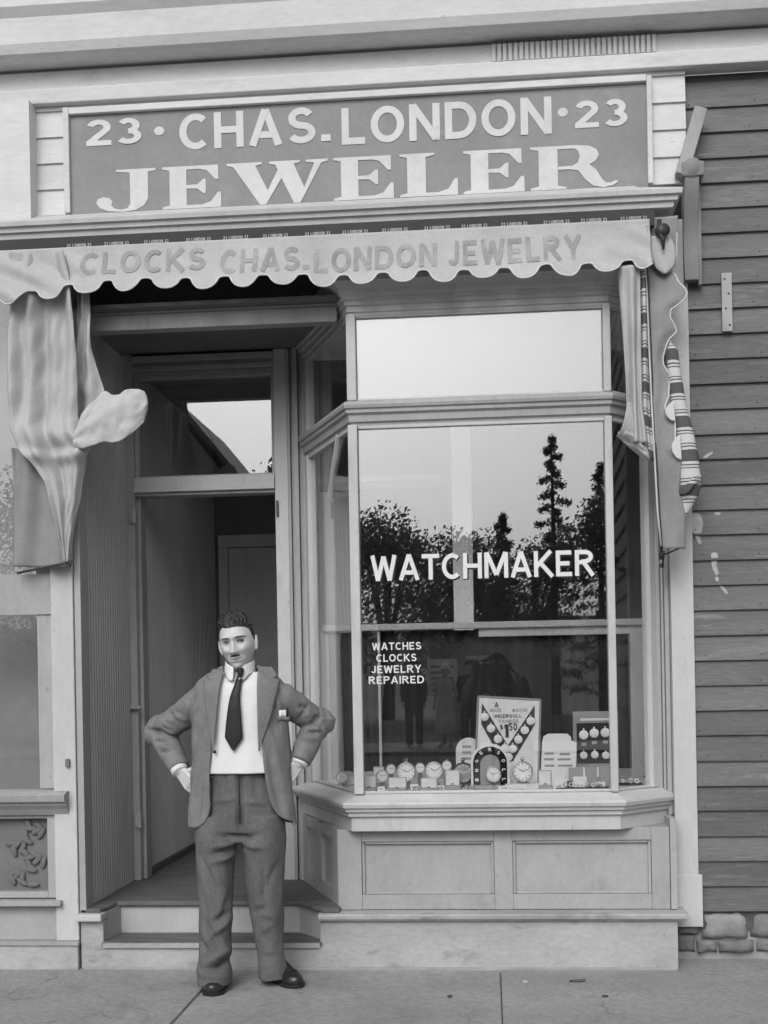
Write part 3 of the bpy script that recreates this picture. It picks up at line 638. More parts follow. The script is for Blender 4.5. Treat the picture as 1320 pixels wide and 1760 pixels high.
pl.lathe([(0.001, -.02), (.028, -.02), (.03, -.01), (.02, 0), (.03, .01), (.028, .02), (.001, .02)], Matrix.Translation((X, -.11, Z)) @ Matrix.Rotation(pi / 2, 4, 'X') @ Matrix.Rotation(.4, 4, 'Y'), 18)
pl.tube([(X - .012, -.11, Z + .05), (X - .02, -.12, Z), (X, -.12, Z - .04), (X + .002, -.12, Z - .09)], [.01, .012, .012, .004]); pl.out('pulley', M_IRON, A, True)
# left-hand side curtain: one cloth falling from the valance to the tie, a second edge behind it, a corner thrown out
def lfold(u, v):
    k = 1 - max(0, (v - .62) / .38) * .75
    bul = .06 * math.exp(-((v - .60) / .05) ** 2) * math.sin(u * 3) + .03 * math.exp(-((v - .66) / .02) ** 2)
    return -.085 - k * (.030 * math.sin(u * 8 + 1.4 * v) + .014 * math.sin(u * 21 + 3 * v)) - .03 * noise.noise(Vector((u * 4, v * 4, 2))) * k - .014 * noise.noise(Vector((u * 8 + v * 9, v * 12, 5))) - bul
drape('side_curtain', [(440, 20), (740, 26), (775, 40), (800, 64), (830, 84), (900, 103), (968, 115)], [(440, 118), (488, 130), (613, 138), (720, 141), (750, 150), (772, 166), (790, 157), (822, 147), (860, 143), (905, 132), (968, 122)], lfold, M_CANVAS, 70, 150)
drape('side_curtain', [(480, 132), (770, 126)], [(480, 158), (515, 158), (604, 161), (650, 174), (690, 186), (770, 172)], lambda u, v: -.05 + .02 * math.sin(u * 4 + 1) + .012 * math.sin(v * 9 + u * 9) - .02 * noise.noise(Vector((u * 3, v * 7, 9))), M_CANVAS, 30, 80)
TOPE = [(126, 742), (140, 712), (152, 698), (165, 688), (176, 676), (184, 673), (194, 680), (206, 679), (216, 671), (226, 668), (238, 668), (246, 671), (250, 681), (252, 694)]
BOTE = [(126, 768), (145, 772), (165, 766), (182, 760), (196, 762), (208, 760), (220, 752), (230, 744), (238, 735), (245, 726), (249, 714), (252, 698)]
def corner(u, v):
    x = lerp(126, 252, u); y = lerp(interp(TOPE, x), interp(BOTE, x), v); X, Z = at(x, y, -.17)
    return (X, -.15 - .05 * math.sin(u * 2.2) + .05 * u * u - .022 * math.sin(v * 2.6) - .020 * noise.noise(Vector((u * 3, v * 2, 3))) - .008 * noise.noise(Vector((u * 9, v * 5, 7))) , Z)
sheet('thrown_back_corner', 60, 36, corner, mat('clean_canvas', .48, .9, .06, 5, bump=.3, bscale=120), A, .004)
drape('side_flap', [(770, 20), (975, 24)], [(770, 60), (800, 80), (860, 96), (900, 108), (940, 114), (975, 120)], lambda u, v: -.06 + .02 * math.sin(u * 9 + v * 4), M_CANVASG, 18, 40)
MB().tube([(at(x, y, -.1)[0], -.1, at(x, y, -.1)[1]) for x, y in ((30, 985), (80, 974), (112, 968), (124, 962), (120, 975))], .006, 6).out('rope', M_IRON, A, True)

# ---------------------------------------------------------------- neighbouring shop front, cut by the left edge
N = thing('neighbouring_storefront', 'painted timber shop front at the left edge, with carved panel under its window', 'shop front', (-3.3, 0, 0))
def nz(y, Y=0.): return at(100, y, Y)[1]
box('pilaster', -2.115, -2.003, -.012, .3, .14, 3.53, M_TRIM, N, .005)
box('plinth_block', -4.6, -2.006, -.02, .28, .0, .118, M_BASE, N, .006)
box('plinth_rail', -4.6, -2.0, -.03, .28, .119, .139, M_TRIM2, N, .004)
box('lower_board', -4.6, -2.1155, .01, .3, .14, nz(1556), M_BULK, N, .003)
box('lower_rail', -4.6, -2.08, -.045, .05, nz(1555), nz(1546), M_TRIM2, N, .004)
zs0, zs1 = nz(1544), nz(1400)
box('panel_ground', -4.6, -2.1155, .06, .1, zs0, zs1, M_SOFFIT, N, 0)
box('panel_stile', -2.16, -2.1165, .01, .0595, zs0, zs1, M_TRIM2, N, .004)
box('panel_rail', -4.6, -2.1605, .012, .0595, zs0, zs0 + .03, M_TRIM2, N, .004); box('panel_rail', -4.6, -2.1605, .012, .0595, zs1 - .02, zs1, M_TRIM2, N, .004)
cv = MB()
for i in range(26):
    a = i * .55; cv.ell((-2.25 - .055 * math.sin(a * .9) - .03 * (i % 3), .05, lerp(zs0 + .06, zs1 - .05, i / 25)), (.032, .008, .014), Matrix.Rotation(a, 3, 'Y'))
cv.out('carving', M_SOFFIT, N, True)
MB().sweep([(-4.6, .0), (-2.12, .0), (-2.04, .0)], [(-.05, zs1), (.01, zs1), (.03, zs1 + .03), (.05, zs1 + .05), (.05, zs1 + .06), (.075, zs1 + .07), (.08, zs1 + .10), (.04, zs1 + .115), (-.05, zs1 + .12)]).out('window_sill', M_TRIM2, N)
box('window_frame', -2.20, -2.1155, .03, .1, zs1 + .125, 3.4, M_TRIM2, N, .004)
box('pane', -4.5, -2.2005, .06, .064, zs1 + .125, 3.3, G_SIDE, N, 0)
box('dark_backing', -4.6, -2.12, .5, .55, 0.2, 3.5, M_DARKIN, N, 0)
box('shade', -4.5, -2.125, .02, .028, nz(1055), nz(985), M_TRIM2, N, .002)
box('sign_fascia', -4.6, -2.2, .05, .3, 3.41, 4.26, M_UPPER, N, 0)
MB().sweep([(-4.6, .0), (-2.61, .0)], CPROF).out('cornice', M_TRIM, N)
box('knob', -2.05, -2.03, -.03, -.012, nz(1318), nz(1304), M_SOFFIT, N, .004)

# ---------------------------------------------------------------- clapboard house on the right
H = thing('clapboard_house', 'dark clapboard house wall at the right edge above a rough stone footing', 'house', (1.7, .2, 0))
HY = .20
me = bpy.data.meshes.new('clapboard')
bb = MB().prism([(.0, .0), (-.022, .0), (-.022, .008), (-.006, .128), (.0, .128)], .987, 3.0, 'X'); bmesh.ops.recalc_face_normals(bb.bm, faces=bb.bm.faces[:]); bb.bm.to_mesh(me); bb.bm.free(); me.materials.append(M_CLAP)
zc0 = at(1230, 962, HY - .02)[1]; k0 = int((zc0 - .19) / .1205)
for i in range(40):
    z = zc0 + (i - k0) * .1205
    if z + .1 > 4.262: break
    o = link('clapboard', me, None, H); o.location = (random.uniform(-.01, 0.01) * 0, HY + random.uniform(-.001, .0015), z + random.uniform(-.002, .002)); o.rotation_euler = (0, random.uniform(-.001, .001), 0)
box('sheathing', .987, 3.0, HY + .001, HY + .1, .15, 4.26, M_SEAM, H, 0)
box('corner_core', .99, 3.0, .31, 3.2, .0, 4.26, M_SEAM, H, 0)
zb = zc0 - k0 * .1205
box('mortar', .87, 3.0, HY + .02, HY + .1, -.1, zb - .002, M_MORTAR, H, 0)
def stone(x0, x1, z0, z1, m=M_STONE):
    b = MB().box(x0, x1, HY - .005 - random.uniform(0, .02), HY + .06, z0, z1, .0)
    bmesh.ops.subdivide_edges(b.bm, edges=b.bm.edges[:], cuts=4, use_grid_fill=True)
    for v in b.bm.verts:
        d = Vector((v.co.x - (x0 + x1) / 2, 0, v.co.z - (z0 + z1) / 2)); k = max(abs(d.x) / ((x1 - x0) / 2), abs(d.z) / ((z1 - z0) / 2))
        v.co -= d * .12 * max(0, k - .6) + Vector((0, -.02 * k ** 4, 0)); v.co += noise.noise_vector(v.co * 18) * .009 + noise.noise_vector(v.co * 45) * .006
    b.out('stone', m, H, True)
stone(.875, .955, zb - .055, zb - .01); stone(.88, .99, zb - .11, zb - .06); stone(.875, .97, zb - .2, zb - .115)
stone(.975, 1.07, zb - .2, zb - .14); stone(1.0, 1.22, zb - .135, zb - .008, M_MORTAR); stone(1.075, 1.25, zb - .2, zb - .14); stone(1.225, 1.5, zb - .13, zb - .01); stone(1.255, 1.6, zb - .2, zb - .135); stone(1.51, 2.0, zb - .13, zb - .01); stone(1.61, 2.1, zb - .2, zb - .135)
# narrow batten with nails, paint splashes
X, Z = at(1249, 520, HY - .03)
bt = box('batten', X - .024, X + .024, HY - .04, HY - .024, Z - .14, Z + .14, M_TRIM2, H, .003)
for (dx, dz) in ((-.01, .11), (.008, .04), (-.006, -.03), (.01, -.11)): MB().ell((X + dx, HY - .041, Z + dz), (.005, .003, .005), None, 8, 6).out('nail', M_IRON, bt)
M_SPL = mat('paint_splash', .38, .7, .15, 30, grain=.1)
def splash(pts, nm='paint_splash'):
    n = 26; vs = []
    P = [Vector(p) for p in pts]; c = sum(P, Vector((0, 0))) / len(P)
    out_ = []
    for i in range(len(P)):
        for k in range(6):
            t = k / 6; a, b, c_, d = P[i - 1], P[i], P[(i + 1) % len(P)], P[(i + 2) % len(P)]
            out_.append(.5 * ((2 * b) + (c_ - a) * t + (2 * a - 5 * b + 4 * c_ - d) * t * t + (3 * b - a - 3 * c_ + d) * t ** 3))
    b = bmesh.new(); vv = []
    for p in out_: X, Z = at(p.x, p.y, HY - .015); vv.append(b.verts.new((X, 0, Z)))
    b.faces.new(vv); bmesh.ops.triangulate(b, faces=b.faces[:])
    for i in range(-4, 40):
        for dz in (-.0005, .0075):
            bmesh.ops.bisect_plane(b, geom=b.verts[:] + b.edges[:] + b.faces[:], plane_co=(0, 0, zc0 + i * .1205 + dz), plane_no=(0, 0, 1))
    for v in b.verts:
        k = ((v.co.z - zc0) / .1205) % 1
        v.co.y = HY - (.0235 if k < .07 or k > .998 else lerp(.0235, .0080, k)) - .0012
    frombm(nm, b, M_SPL, H)
splash([(1183, 884), (1192, 881), (1203, 884), (1208, 898), (1206, 912), (1202, 922), (1206, 932), (1201, 935), (1196, 924), (1186, 906)])
splash([(1222, 952), (1231, 950), (1234, 958), (1231, 968), (1233, 978), (1235, 984), (1231, 989), (1225, 978), (1223, 966)])
splash([(1229, 992), (1234, 992), (1235, 998), (1230, 999)]); splash([(1235, 1002), (1243, 1008), (1251, 1018), (1247, 1020), (1239, 1010)])
splash([(1228, 881), (1238, 880), (1237, 885), (1230, 885)]); splash([(1208, 786), (1222, 777), (1224, 780), (1212, 788)])
# scrolled bracket and brace under the eaves
X0, Z0 = at(1192, 300, .1)
br = MB()
prof = []
for i in range(24):
    t = i / 23; prof.append((.0 - .10 * (.45 + .35 * math.cos(t * 5.2) * (1 - t * .6) + .2 * (1 - t)), lerp(Z0 - .02, at(1190, 478, .1)[1], t)))
poly = [(HY - .0 - .02, prof[0][1])] + [(HY - .03 + p[0], p[1]) for p in prof] + [(HY - .02, prof[-1][1])]
br.prism(poly, X0 - .045, X0 + .02, 'X'); br.box(X0 - .06, X0 + .045, HY - .14, HY - .02, Z0 - .02, Z0 + .05, .01); br.ell((X0 - .01, HY - .1, Z0 + .02), (.055, .05, .06)); br.box(X0 + .02, X0 + .04, HY - .06, HY - .02, prof[-1][1] - .02, Z0 - .03, .005)
br.out('eaves_bracket', mat('bracket_paint', .22, .7, .15, 5), H)
a_ = at(1172, 300, .08); b_ = at(1205, 185, .08)
bz = MB()
e = Vector((b_[0] - a_[0], 0, b_[1] - a_[1])); L_ = e.length; bz.box(-.03, .03, -.03, .03, 0, L_, .005); bz.bm.transform(Matrix.Translation((a_[0], .10, a_[1])) @ e.to_track_quat('Z', 'Y').to_matrix().to_4x4()); bz.out('brace', M_TRIM2, H)
nl = MB(); rn = random.Random(11)
for i in range(34):
    for xx in (1.02, 1.31, 1.72, 2.1):
        x = xx + rn.uniform(-.02, .02); z = zb + i * .1205 + .022 + rn.uniform(-.004, .004)
        if z < 4.2: nl.ell((x, HY - .0215, z), (.0035, .0025, .0035), None, 6, 4)
stuff(nl.out('nails', M_IRON, H))
# small litter on the pavement
for (x, y, l_, nm, lb, mt) in ((992, 1686, .04, 'leaf', 'dark dried leaf lying on the pavement below the bay window', M_SEAM), (903, 1688, .014, 'paper_scrap', 'tiny pale paper scrap on the pavement below the bay window', M_TRIM), (773, 1713, .013, 'pebble', 'small dark pebble on the pavement nearest the slab joint', M_IRON), (1040, 1712, .016, 'twig', 'short dark twig on the pavement right of the dried leaf', M_IRON)):
    dep = FPX * CH / (y - 1163); Yl = dep - CD; X, Z = at(x, y, Yl)
    b = MB().ell((X, Yl, .006), (l_, l_ * .45, .006), Matrix.Rotation(.2, 3, 'Z'), 14, 8)
    for v in b.bm.verts: v.co += noise.noise_vector(v.co * 60) * l_ * .18
    tag(b.out(nm, mt, None, True), lb, nm.split('_')[-1] if nm != 'paper_scrap' else 'paper')
# ---------------------------------------------------------------- the man in front of the shop
M_SKIN = bpy.data.materials.new('skin'); M_SKIN.use_nodes = True
_n = M_SKIN.node_tree.nodes; _p = _n['Principled BSDF']; _a = _n.new('ShaderNodeAttribute'); _a.attribute_name = 'tone'
_b0 = _n.new('ShaderNodeTexNoise'); _b0.inputs['Scale'].default_value = 90; _b1 = _n.new('ShaderNodeBump'); _b1.inputs['Strength'].default_value = .12; _b1.inputs['Distance'].default_value = .003
M_SKIN.node_tree.links.new(_b0.outputs[0], _b1.inputs['Height']); M_SKIN.node_tree.links.new(_b1.outputs[0], _p.inputs['Normal'])
M_SKIN.node_tree.links.new(_a.outputs['Fac'], _p.inputs['Base Color']); _p.inputs['Roughness'].default_value = .55; _p.inputs['Subsurface Weight'].default_value = .0
M_SUIT = mat('wool_suiting', 0.2, .95, .14, 14.0, (1, 1, 1), .5, 420, .22, spec=.15)
M_TROU = mat('wool_trousering', 0.13, .95, .16, 12.0, (1, 1, .5), .5, 420, .22, spec=.15)
M_SHIRT = mat('white_shirt', 0.72, .85, .04, 10, bump=.15, bscale=200)
M_TIE = mat('dark_silk', .022, .5, .15, 30)
M_HAIR = mat('dark_hair', .022, .38, .4, 40, (1, 1, 1), .9, 220, .4, spec=.6)
M_SHOE = mat('black_leather', .018, .28, .25, 10, bump=.25, bscale=40, spec=.6)

def head_fn(sx_, sy_, sz_):
    """point of the head for a direction; face looks along -y; z = 0 at the eyes"""
    a, b, c = .0730, .096, .119
    x, y, z = a * sx_, b * sy_, c * sz_
    t = max(0, -sz_)
    if z < 0:
        x *= 1 - .36 * t ** 2.0
        if y > 0: y *= 1 - .45 * t
        else: y *= max(.05, math.hypot(sx_, sy_)) ** (-.62)
    else:
        x *= 1 + .03 * sz_; y *= 1 + .05 * sz_ * (1 if sy_ > 0 else -.2)
    x = math.copysign(abs(x) ** .93 * .0735 ** .07, x)
    f = max(0, -sy_) ** .6
    def G(x0, z0, wx, wz): return math.exp(-((x - x0) / wx) ** 2 - ((z - z0) / wz) ** 2)
    d = 0
    zt = max(0, min(1, (.012 - z) / .05))
    if z > -.060: d += (.008 + .026 * zt ** 1.1) * math.exp(-(x / (.0075 + .0065 * zt)) ** 2) * (1 if z > -.038 else max(0, 1 - (-.038 - z) / .010)) * max(0, min(1, (.048 - z) / .03))
    d += .013 * G(.0135, -.037, .0065, .0075) + .013 * G(-.0135, -.037, .0065, .0075) + .005 * G(0, -.034, .009, .008)
    d += .0095 * (G(.03, .026, .022, .009) + G(-.03, .026, .022, .009)) + .004 * G(0, .03, .02, .012)
    d -= .0165 * (G(.031, .004, .017, .012) + G(-.031, .004, .017, .012))
    d += .0055 * (G(.031, .002, .011, .007) + G(-.031, .002, .011, .007))
    d += .011 * (G(.044, -.027, .017, .016) + G(-.044, -.027, .017, .016))
    d -= .0060 * (math.exp(-((abs(x) - .030 + (z + .05) * .45) / .0055) ** 2 - ((z + .052) / .020) ** 2))
    d += .0045 * G(0, -.0585, .022, .006) + .0055 * G(0, -.072, .022, .0065) - .0042 * math.exp(-(x / .027) ** 4 - ((z + .0675 - 13 * x * x) / .0030) ** 2)
    d -= .004 * G(0, -.083, .025, .006) + .0
    d += .006 * G(0, -.100, .024, .013)
    d -= .006 * (G(.066, .02, .015, .03) + G(-.066, .02, .015, .03))
    y -= d * f * 1.25
    return Vector((x, y, z))

HC = Vector((at(407, 1100, -.30)[0] + .004, -.30, at(407, 1105, -.30)[1]))
HROT = Matrix.Rotation(math.radians(-8), 3, 'Y') @ Matrix.Rotation(math.radians(-1), 3, 'Z') @ Matrix.Rotation(math.radians(3), 3, 'X')
def HP(v): return HC + HROT @ (Vector(v) * 1.08)
def px3(x, y, Y): X, Z = at(x, y, Y); return Vector((X, Y, Z))

man = thing('person', 'man in dark open suit, white shirt and tie standing with hands on hips', 'person', (at(412, 1318, -.3)[0], -.36, 0))
CX = at(412, 1300, -.3)[0]
# shoulders, elbows, wrists in space
SHL, ELL, WRL = px3(351, 1203, -.27), px3(276, 1257, -.14), px3(309, 1324, -.25)
SHR, ELR, WRR = px3(482, 1198, -.27), px3(545, 1241, -.14), px3(514, 1312, -.25)
b = MB()
# head
N1, N2 = 110, 80; rr = []
for j in range(N2 + 1):
    ph = -pi / 2 + pi * j / N2; ph = max(-pi / 2 + .004, min(pi / 2 - .004, ph))
    rr.append([HP(head_fn(math.cos(ph) * math.cos(2 * pi * i / N1), math.cos(ph) * math.sin(2 * pi * i / N1), math.sin(ph))) for i in range(N1)])
b.loft(rr)
for s in (-1, 1):   # ears
    R = HROT @ Matrix.Rotation(s * .35, 3, 'Z') @ Matrix.Rotation(-.12, 3, 'X')
    b.ell(HP((s * .076, .012, -.008)), (.008, .018, .031), R); b.ell(HP((s * .079, .018, .008)), (.006, .013, .018), R); b.ell(HP((s * .073, .004, -.032)), (.007, .009, .012), R)
b.caps(HP((0, .018, -.06)), (HC.x + .006, -.27, 1.41), .054, .060)
# trunk and limbs, thinner than the clothes
b.loft([[(CX + a * math.cos(t), -.27 + d * math.sin(t), z) for t in [2 * pi * k / 24 for k in range(24)]] for z, a, d in ((.80, .10, .08), (.84, .15, .10), (.95, .155, .10), (1.08, .145, .095), (1.22, .165, .10), (1.32, .175, .095), (1.38, .14, .075), (1.42, .07, .055))])
LH, RH = Vector((CX - .085, -.28, .86)), Vector((CX + .085, -.28, .86))
LK, RK = px3(369, 1560, -.33), px3(459, 1560, -.275); LA, RA = px3(368, 1683, -.38), px3(472, 1672, -.26)
for h_, k_, a_ in ((LH, LK, LA), (RH, RK, RA)):
    a_ = Vector((a_.x, a_.y, .09)); b.caps(h_, k_, .062, .036); b.caps(k_, a_, .036, .028); b.caps(a_, (a_.x, a_.y - .05, .05), .026, .022)
for s_, e_, w_ in ((SHL, ELL, WRL), (SHR, ELR, WRR)): b.caps(s_, e_, .038, .028); b.caps(e_, w_, .028, .025)
# hands on the hips: palm, four fingers bent round the waist, thumb behind
def hand(W, s):
    """s = +1: hand whose fingers run to +x"""
    f = Vector((s * .62, -.30, -.72)).normalized(); n = Vector((-s * .55, -.83, .05)).normalized(); n = (n - f * n.dot(f)).normalized(); t = f.cross(n) * s   # fingers, back of the hand, across
    K = W + f * .085
    for k in range(4):
        c = (k - 1.5) * .019
        b.caps(W + t * c * .6 + f * .012, K + t * c, .015, .0115)
        p0 = K + t * c; L1 = (.036, .041, .038, .030)[k]
        p1 = p0 + (f * .9 - n * .42).normalized() * L1; p2 = p1 + (f * .55 - n * .83).normalized() * L1 * .7; p3 = p2 + (f * .2 - n * .98).normalized() * L1 * .5
        b.caps(p0, p1, .0105, .0092); b.caps(p1, p2, .0092, .0084); b.caps(p2, p3, .0084, .0072)
    q0 = W + f * .028 - t * .022; q1 = q0 - t * .035 + f * .018 - n * .012; q2 = q1 - t * .012 + f * .03 - n * .012
    b.caps(q0, q1, .0135, .011); b.caps(q1, q2, .011, .009)
hand(WRL, 1); hand(WRR, -1)
body = b.out('body', M_SKIN, man); remesh(body, .0034, 2)
at_ = body.data.attributes.new('tone', 'FLOAT', 'POINT'); HI = HROT.inverted()
tone = []
for v in body.data.vertices:
    p = (HI @ (v.co - HC)) / 1.08; t = .54 + .03 * noise.noise(v.co * 40)
    if p.z > -.14 and p.length < .2:
        def G(x0, z0, wx, wz): return math.exp(-((p.x - x0) / wx) ** 2 - ((p.z - z0) / wz) ** 2)
        if p.y < 0:
            t -= .16 * math.exp(-(p.x / .026) ** 4 - ((p.z + .0675 - 13 * p.x ** 2) / .0022) ** 2) + .05 * G(0, -.073, .019, .004) + .12 * (G(.009, -.0455, .005, .003) + G(-.009, -.0455, .005, .003))
            t -= .03 * math.exp(-((p.z + .09) / .03) ** 2)
        t -= .05 * math.exp(-((abs(p.x) - .06) / .02) ** 2 - ((p.z + .05) / .04) ** 2)
    tone.append(max(.08, t))
at_.data.foreach_set('value', tone)
# eyes, brows, moustache laid on the face
from mathutils.bvhtree import BVHTree
_bv = BVHTree.FromPolygons([v.co.copy() for v in body.data.vertices], [tuple(p.vertices) for p in body.data.polygons])
FDIR = HROT @ Vector((0, 1, 0))
def skin(x, z, lift=0.0):
    h = _bv.ray_cast(HP((x, -.25, z)), FDIR); return h[0] - FDIR * lift
M_EYEW = mat('eye_white', .42, .3, .02); M_IRIS = mat('iris', .02, .2, .02); M_LASH = mat('lash_line', .06, .7); M_BROW = mat('brow_hair', .075, .8); M_LID = mat('eyelid', .36, .6, .02)
def strip(name, pts, wid, m, parent, lift=.0015, thick=.003):
    """soft band along (x, z) points on the face"""
    n = len(pts); P = [Vector(p) for p in pts]; vs = []
    for i, p in enumerate(P):
        d = (P[min(i + 1, n - 1)] - P[max(i - 1, 0)]).normalized(); nn = Vector((-d.y, d.x)); wv = wid(i / (n - 1)) / 2
        for k in (-1, -.5, 0, .5, 1):
            q = p + nn * wv * k; vs.append(skin(q.x, q.y, lift + thick * (1 - k * k)))
    fs = [(i * 5 + k, i * 5 + k + 1, i * 5 + k + 6, i * 5 + k + 5) for i in range(n - 1) for k in range(4)]
    return new(name, vs, fs, m, parent, True)
for s in (-1, 1):
    cx_, cz_ = s * .031, .004; c = skin(cx_, cz_)
    e = MB().ell(c + FDIR * .0085, (.0125, .0105, .0085), HROT).out('eye', M_EYEW, man, True)
    MB().ell(c + FDIR * .0008 + HROT @ Vector((.0025, 0, .0005)), (.0055, .004, .0055), HROT).out('iris', M_IRIS, e, True)
    ln = [(cx_ + .0155 * u, cz_ + .0058 * (1 - u * u) - .0006) for u in [k / 8 - 1 for k in range(17)]]
    strip('upper_eyelid', ln, lambda t: .0042 * math.sin(pi * min(1, max(0, t * .9 + .05))), M_LASH, e, .0035, .001)
    strip('upper_eyelid', [(x, z + .0042) for x, z in ln], lambda t: .006 * math.sin(pi * min(1, max(0, t * .9 + .05))), M_LID, e, .0028, .002)
    strip('lower_eyelid', [(cx_ + .0145 * u, cz_ - .0062 * (1 - u * u)) for u in [k / 8 - 1 for k in range(17)]], lambda t: .004 * math.sin(pi * min(1, max(0, t * .9 + .05))), M_LID, e, .0026, .001)
    strip('eyebrow', [(s * lerp(.012, .054, u), .0215 + .0055 * math.sin(u * 2.5) - .004 * u) for u in [k / 14 for k in range(15)]], lambda t: .0075 * (1 - .55 * t) * min(1, t * 6 + .3), M_BROW, man, .0008, .0022)
strip('moustache', [(.0220 * u, -.0512 - .0008 * u * u) for u in [k / 12 - 1 for k in range(25)]], lambda t: .0078 * (1 - .6 * abs(2 * t - 1) ** 1.6), M_HAIR, man, .0004, .0025)
strip('mouth_line', [(.027 * u, -.0682 + .0085 * u * u) for u in [k / 12 - 1 for k in range(25)]], lambda t: .0022 * (1 - .6 * abs(2 * t - 1)), M_LASH, man, .0006, .0005)
# hair: a thick waved cap over the crown and sides
hv = []; hidx = {}; hf = []
N1, N2 = 240, 120
def hairdir(i, j):
    ph = lerp(-.62, pi / 2 - .003, j / N2); th = 2 * pi * i / N1
    return math.cos(ph) * math.cos(th), math.cos(ph) * math.sin(th), math.sin(ph)
def hairmask(q):
    """> 0 where hair grows"""
    fr = -q.y / .1; side = abs(q.x) / .0735
    line = interp([(-1.0, -.085), (-.35, -.07), (-.12, -.03), (.0, -.005), (.22, .022), (.32, .052), (.45, .060), (.7, .067), (1.1, .072)], fr)
    line += .012 * math.exp(-((q.x + .045) / .016) ** 2) * max(0, fr) * 1.3 + .003 * noise.noise(q * 90)
    return q.z - line
pts = {}
for j in range(N2 + 1):
    for i in range(N1):
        q = head_fn(*hairdir(i, j)); mk = hairmask(q); n_ = Vector((q.x / .0735 ** 2, q.y / .096 ** 2, q.z / .119 ** 2)).normalized()
        th_ = .0125 * max(0, min(1, (mk + .003) / .022)) ** .6 * (.22 + .95 * max(0, min(1, (q.z - .045) / .06))) * (1 - .45 * min(1, abs(q.x) / .07) ** 2) + .002
        wv = (.0045 * math.sin(q.x * 150 + 60 * q.z + 4 * math.sin(q.y * 50)) + .0022 * math.sin(q.x * 420 + q.y * 160 + 6 * math.sin(q.z * 60))) * max(0, min(1, (q.z - .03) / .04)) + .003 * noise.noise(q * 70) + .002 * noise.noise(q * 190)
        lump = .006 * math.exp(-((q.x - .02) / .03) ** 2 - ((q.y + .06) / .03) ** 2) + .006 * math.exp(-((q.x + .04) / .02) ** 2 - ((q.y + .05) / .03) ** 2)
        pts[(i, j)] = (q + n_ * (th_ + (wv + lump) * min(1, max(0, mk) / .02)), mk)
for j in range(N2):
    for i in range(N1):
        qd = [(i, j), ((i + 1) % N1, j), ((i + 1) % N1, j + 1), (i, j + 1)]
        if all(pts[k][1] > -.002 for k in qd):
            f = []
            for k in qd:
                if k not in hidx: hidx[k] = len(hv); hv.append(HP(pts[k][0]))
                f.append(hidx[k])
            hf.append(f)
hr = new('hair', hv, hf, M_HAIR, man, True); solidify(hr, .008, -1)

# ---- clothes
def zz(y): return at(412, y, -.3)[1]
ROWS = [(.725, .236, .152), (.80, .235, .152), (.90, .226, .146), (1.0, .220, .138), (1.08, .217, .134), (1.18, .214, .132), (1.27, .212, .128), (1.32, .210, .122), (1.355, .206, .114), (1.385, .186, .100), (1.41, .150, .086), (1.435, .104, .076), (1.455, .076, .068)]
def ab(z): return interp([(r[0], (r[1], r[2])) for r in ROWS], z)
TCY = -.272
def cxz(z): return CX + interp([(.7, .0), (1.0, .002), (1.2, 0), (1.45, .004)], z)
def fold_noise(v, amp, s=1.0):
    return amp * (.6 * noise.noise(Vector((v.x * 9 * s, v.y * 9 * s, v.z * 5 * s))) + .5 * noise.noise(Vector((v.x * 20 * s, v.y * 20, v.z * 11 * s))))
LE = [(1135, 386), (1150, 383), (1200, 377), (1260, 372), (1300, 368), (1318, 366), (1345, 366), (1385, 366), (1398, 363), (1410, 357), (1419, 347), (1424, 332)]
RE = [(1135, 438), (1150, 441), (1200, 444), (1260, 446), (1300, 448), (1318, 450), (1345, 454), (1375, 461), (1390, 468), (1402, 476), (1412, 488), (1419, 500)]
NY = 110; NA = 120; jv = []
for j in range(NY + 1):
    y = lerp(1424, 1139, j / NY); z = zz(y); z = lerp(.727, 1.452, j / NY); y_ = 1171 - (z - 1.385) * 382
    a, d = ab(z); cx = cxz(z)
    dl = (at(interp(LE, y_), y_, TCY - d * .8)[0] - cx) / a; dr = (at(interp(RE, y_), y_, TCY - d * .8)[0] - cx) / a
    tl = math.asin(max(-.98, min(.98, dl))); trr = math.asin(max(-.98, min(.98, dr)))
    for i in range(NA + 1):
        t = lerp(trr, 2 * pi + tl, i / NA)
        e = .86
        cs, sn = math.sin(t), -math.cos(t)
        X = cx + a * math.copysign(abs(cs) ** e, cs); Yv = TCY + d * math.copysign(abs(sn) ** e, sn)
        hem = .010 * math.sin(t * 5 + 1) * max(0, (1.0 - z) / .27)
        jv.append(Vector((X + cs * hem, Yv + sn * hem, z)))
jf = [(j * (NA + 1) + i, j * (NA + 1) + i + 1, (j + 1) * (NA + 1) + i + 1, (j + 1) * (NA + 1) + i) for j in range(NY) for i in range(NA)]
jk = new('jacket', jv, jf, M_SUIT, man)
sm = jk.modifiers.new('t', 'SOLIDIFY'); sm.thickness = .016; sm.offset = 0
dg = bpy.context.evaluated_depsgraph_get(); dg.update(); me2 = bpy.data.meshes.new_from_object(jk.evaluated_get(dg)); jk.modifiers.clear()
b = MB(); b.bm.from_mesh(me2)
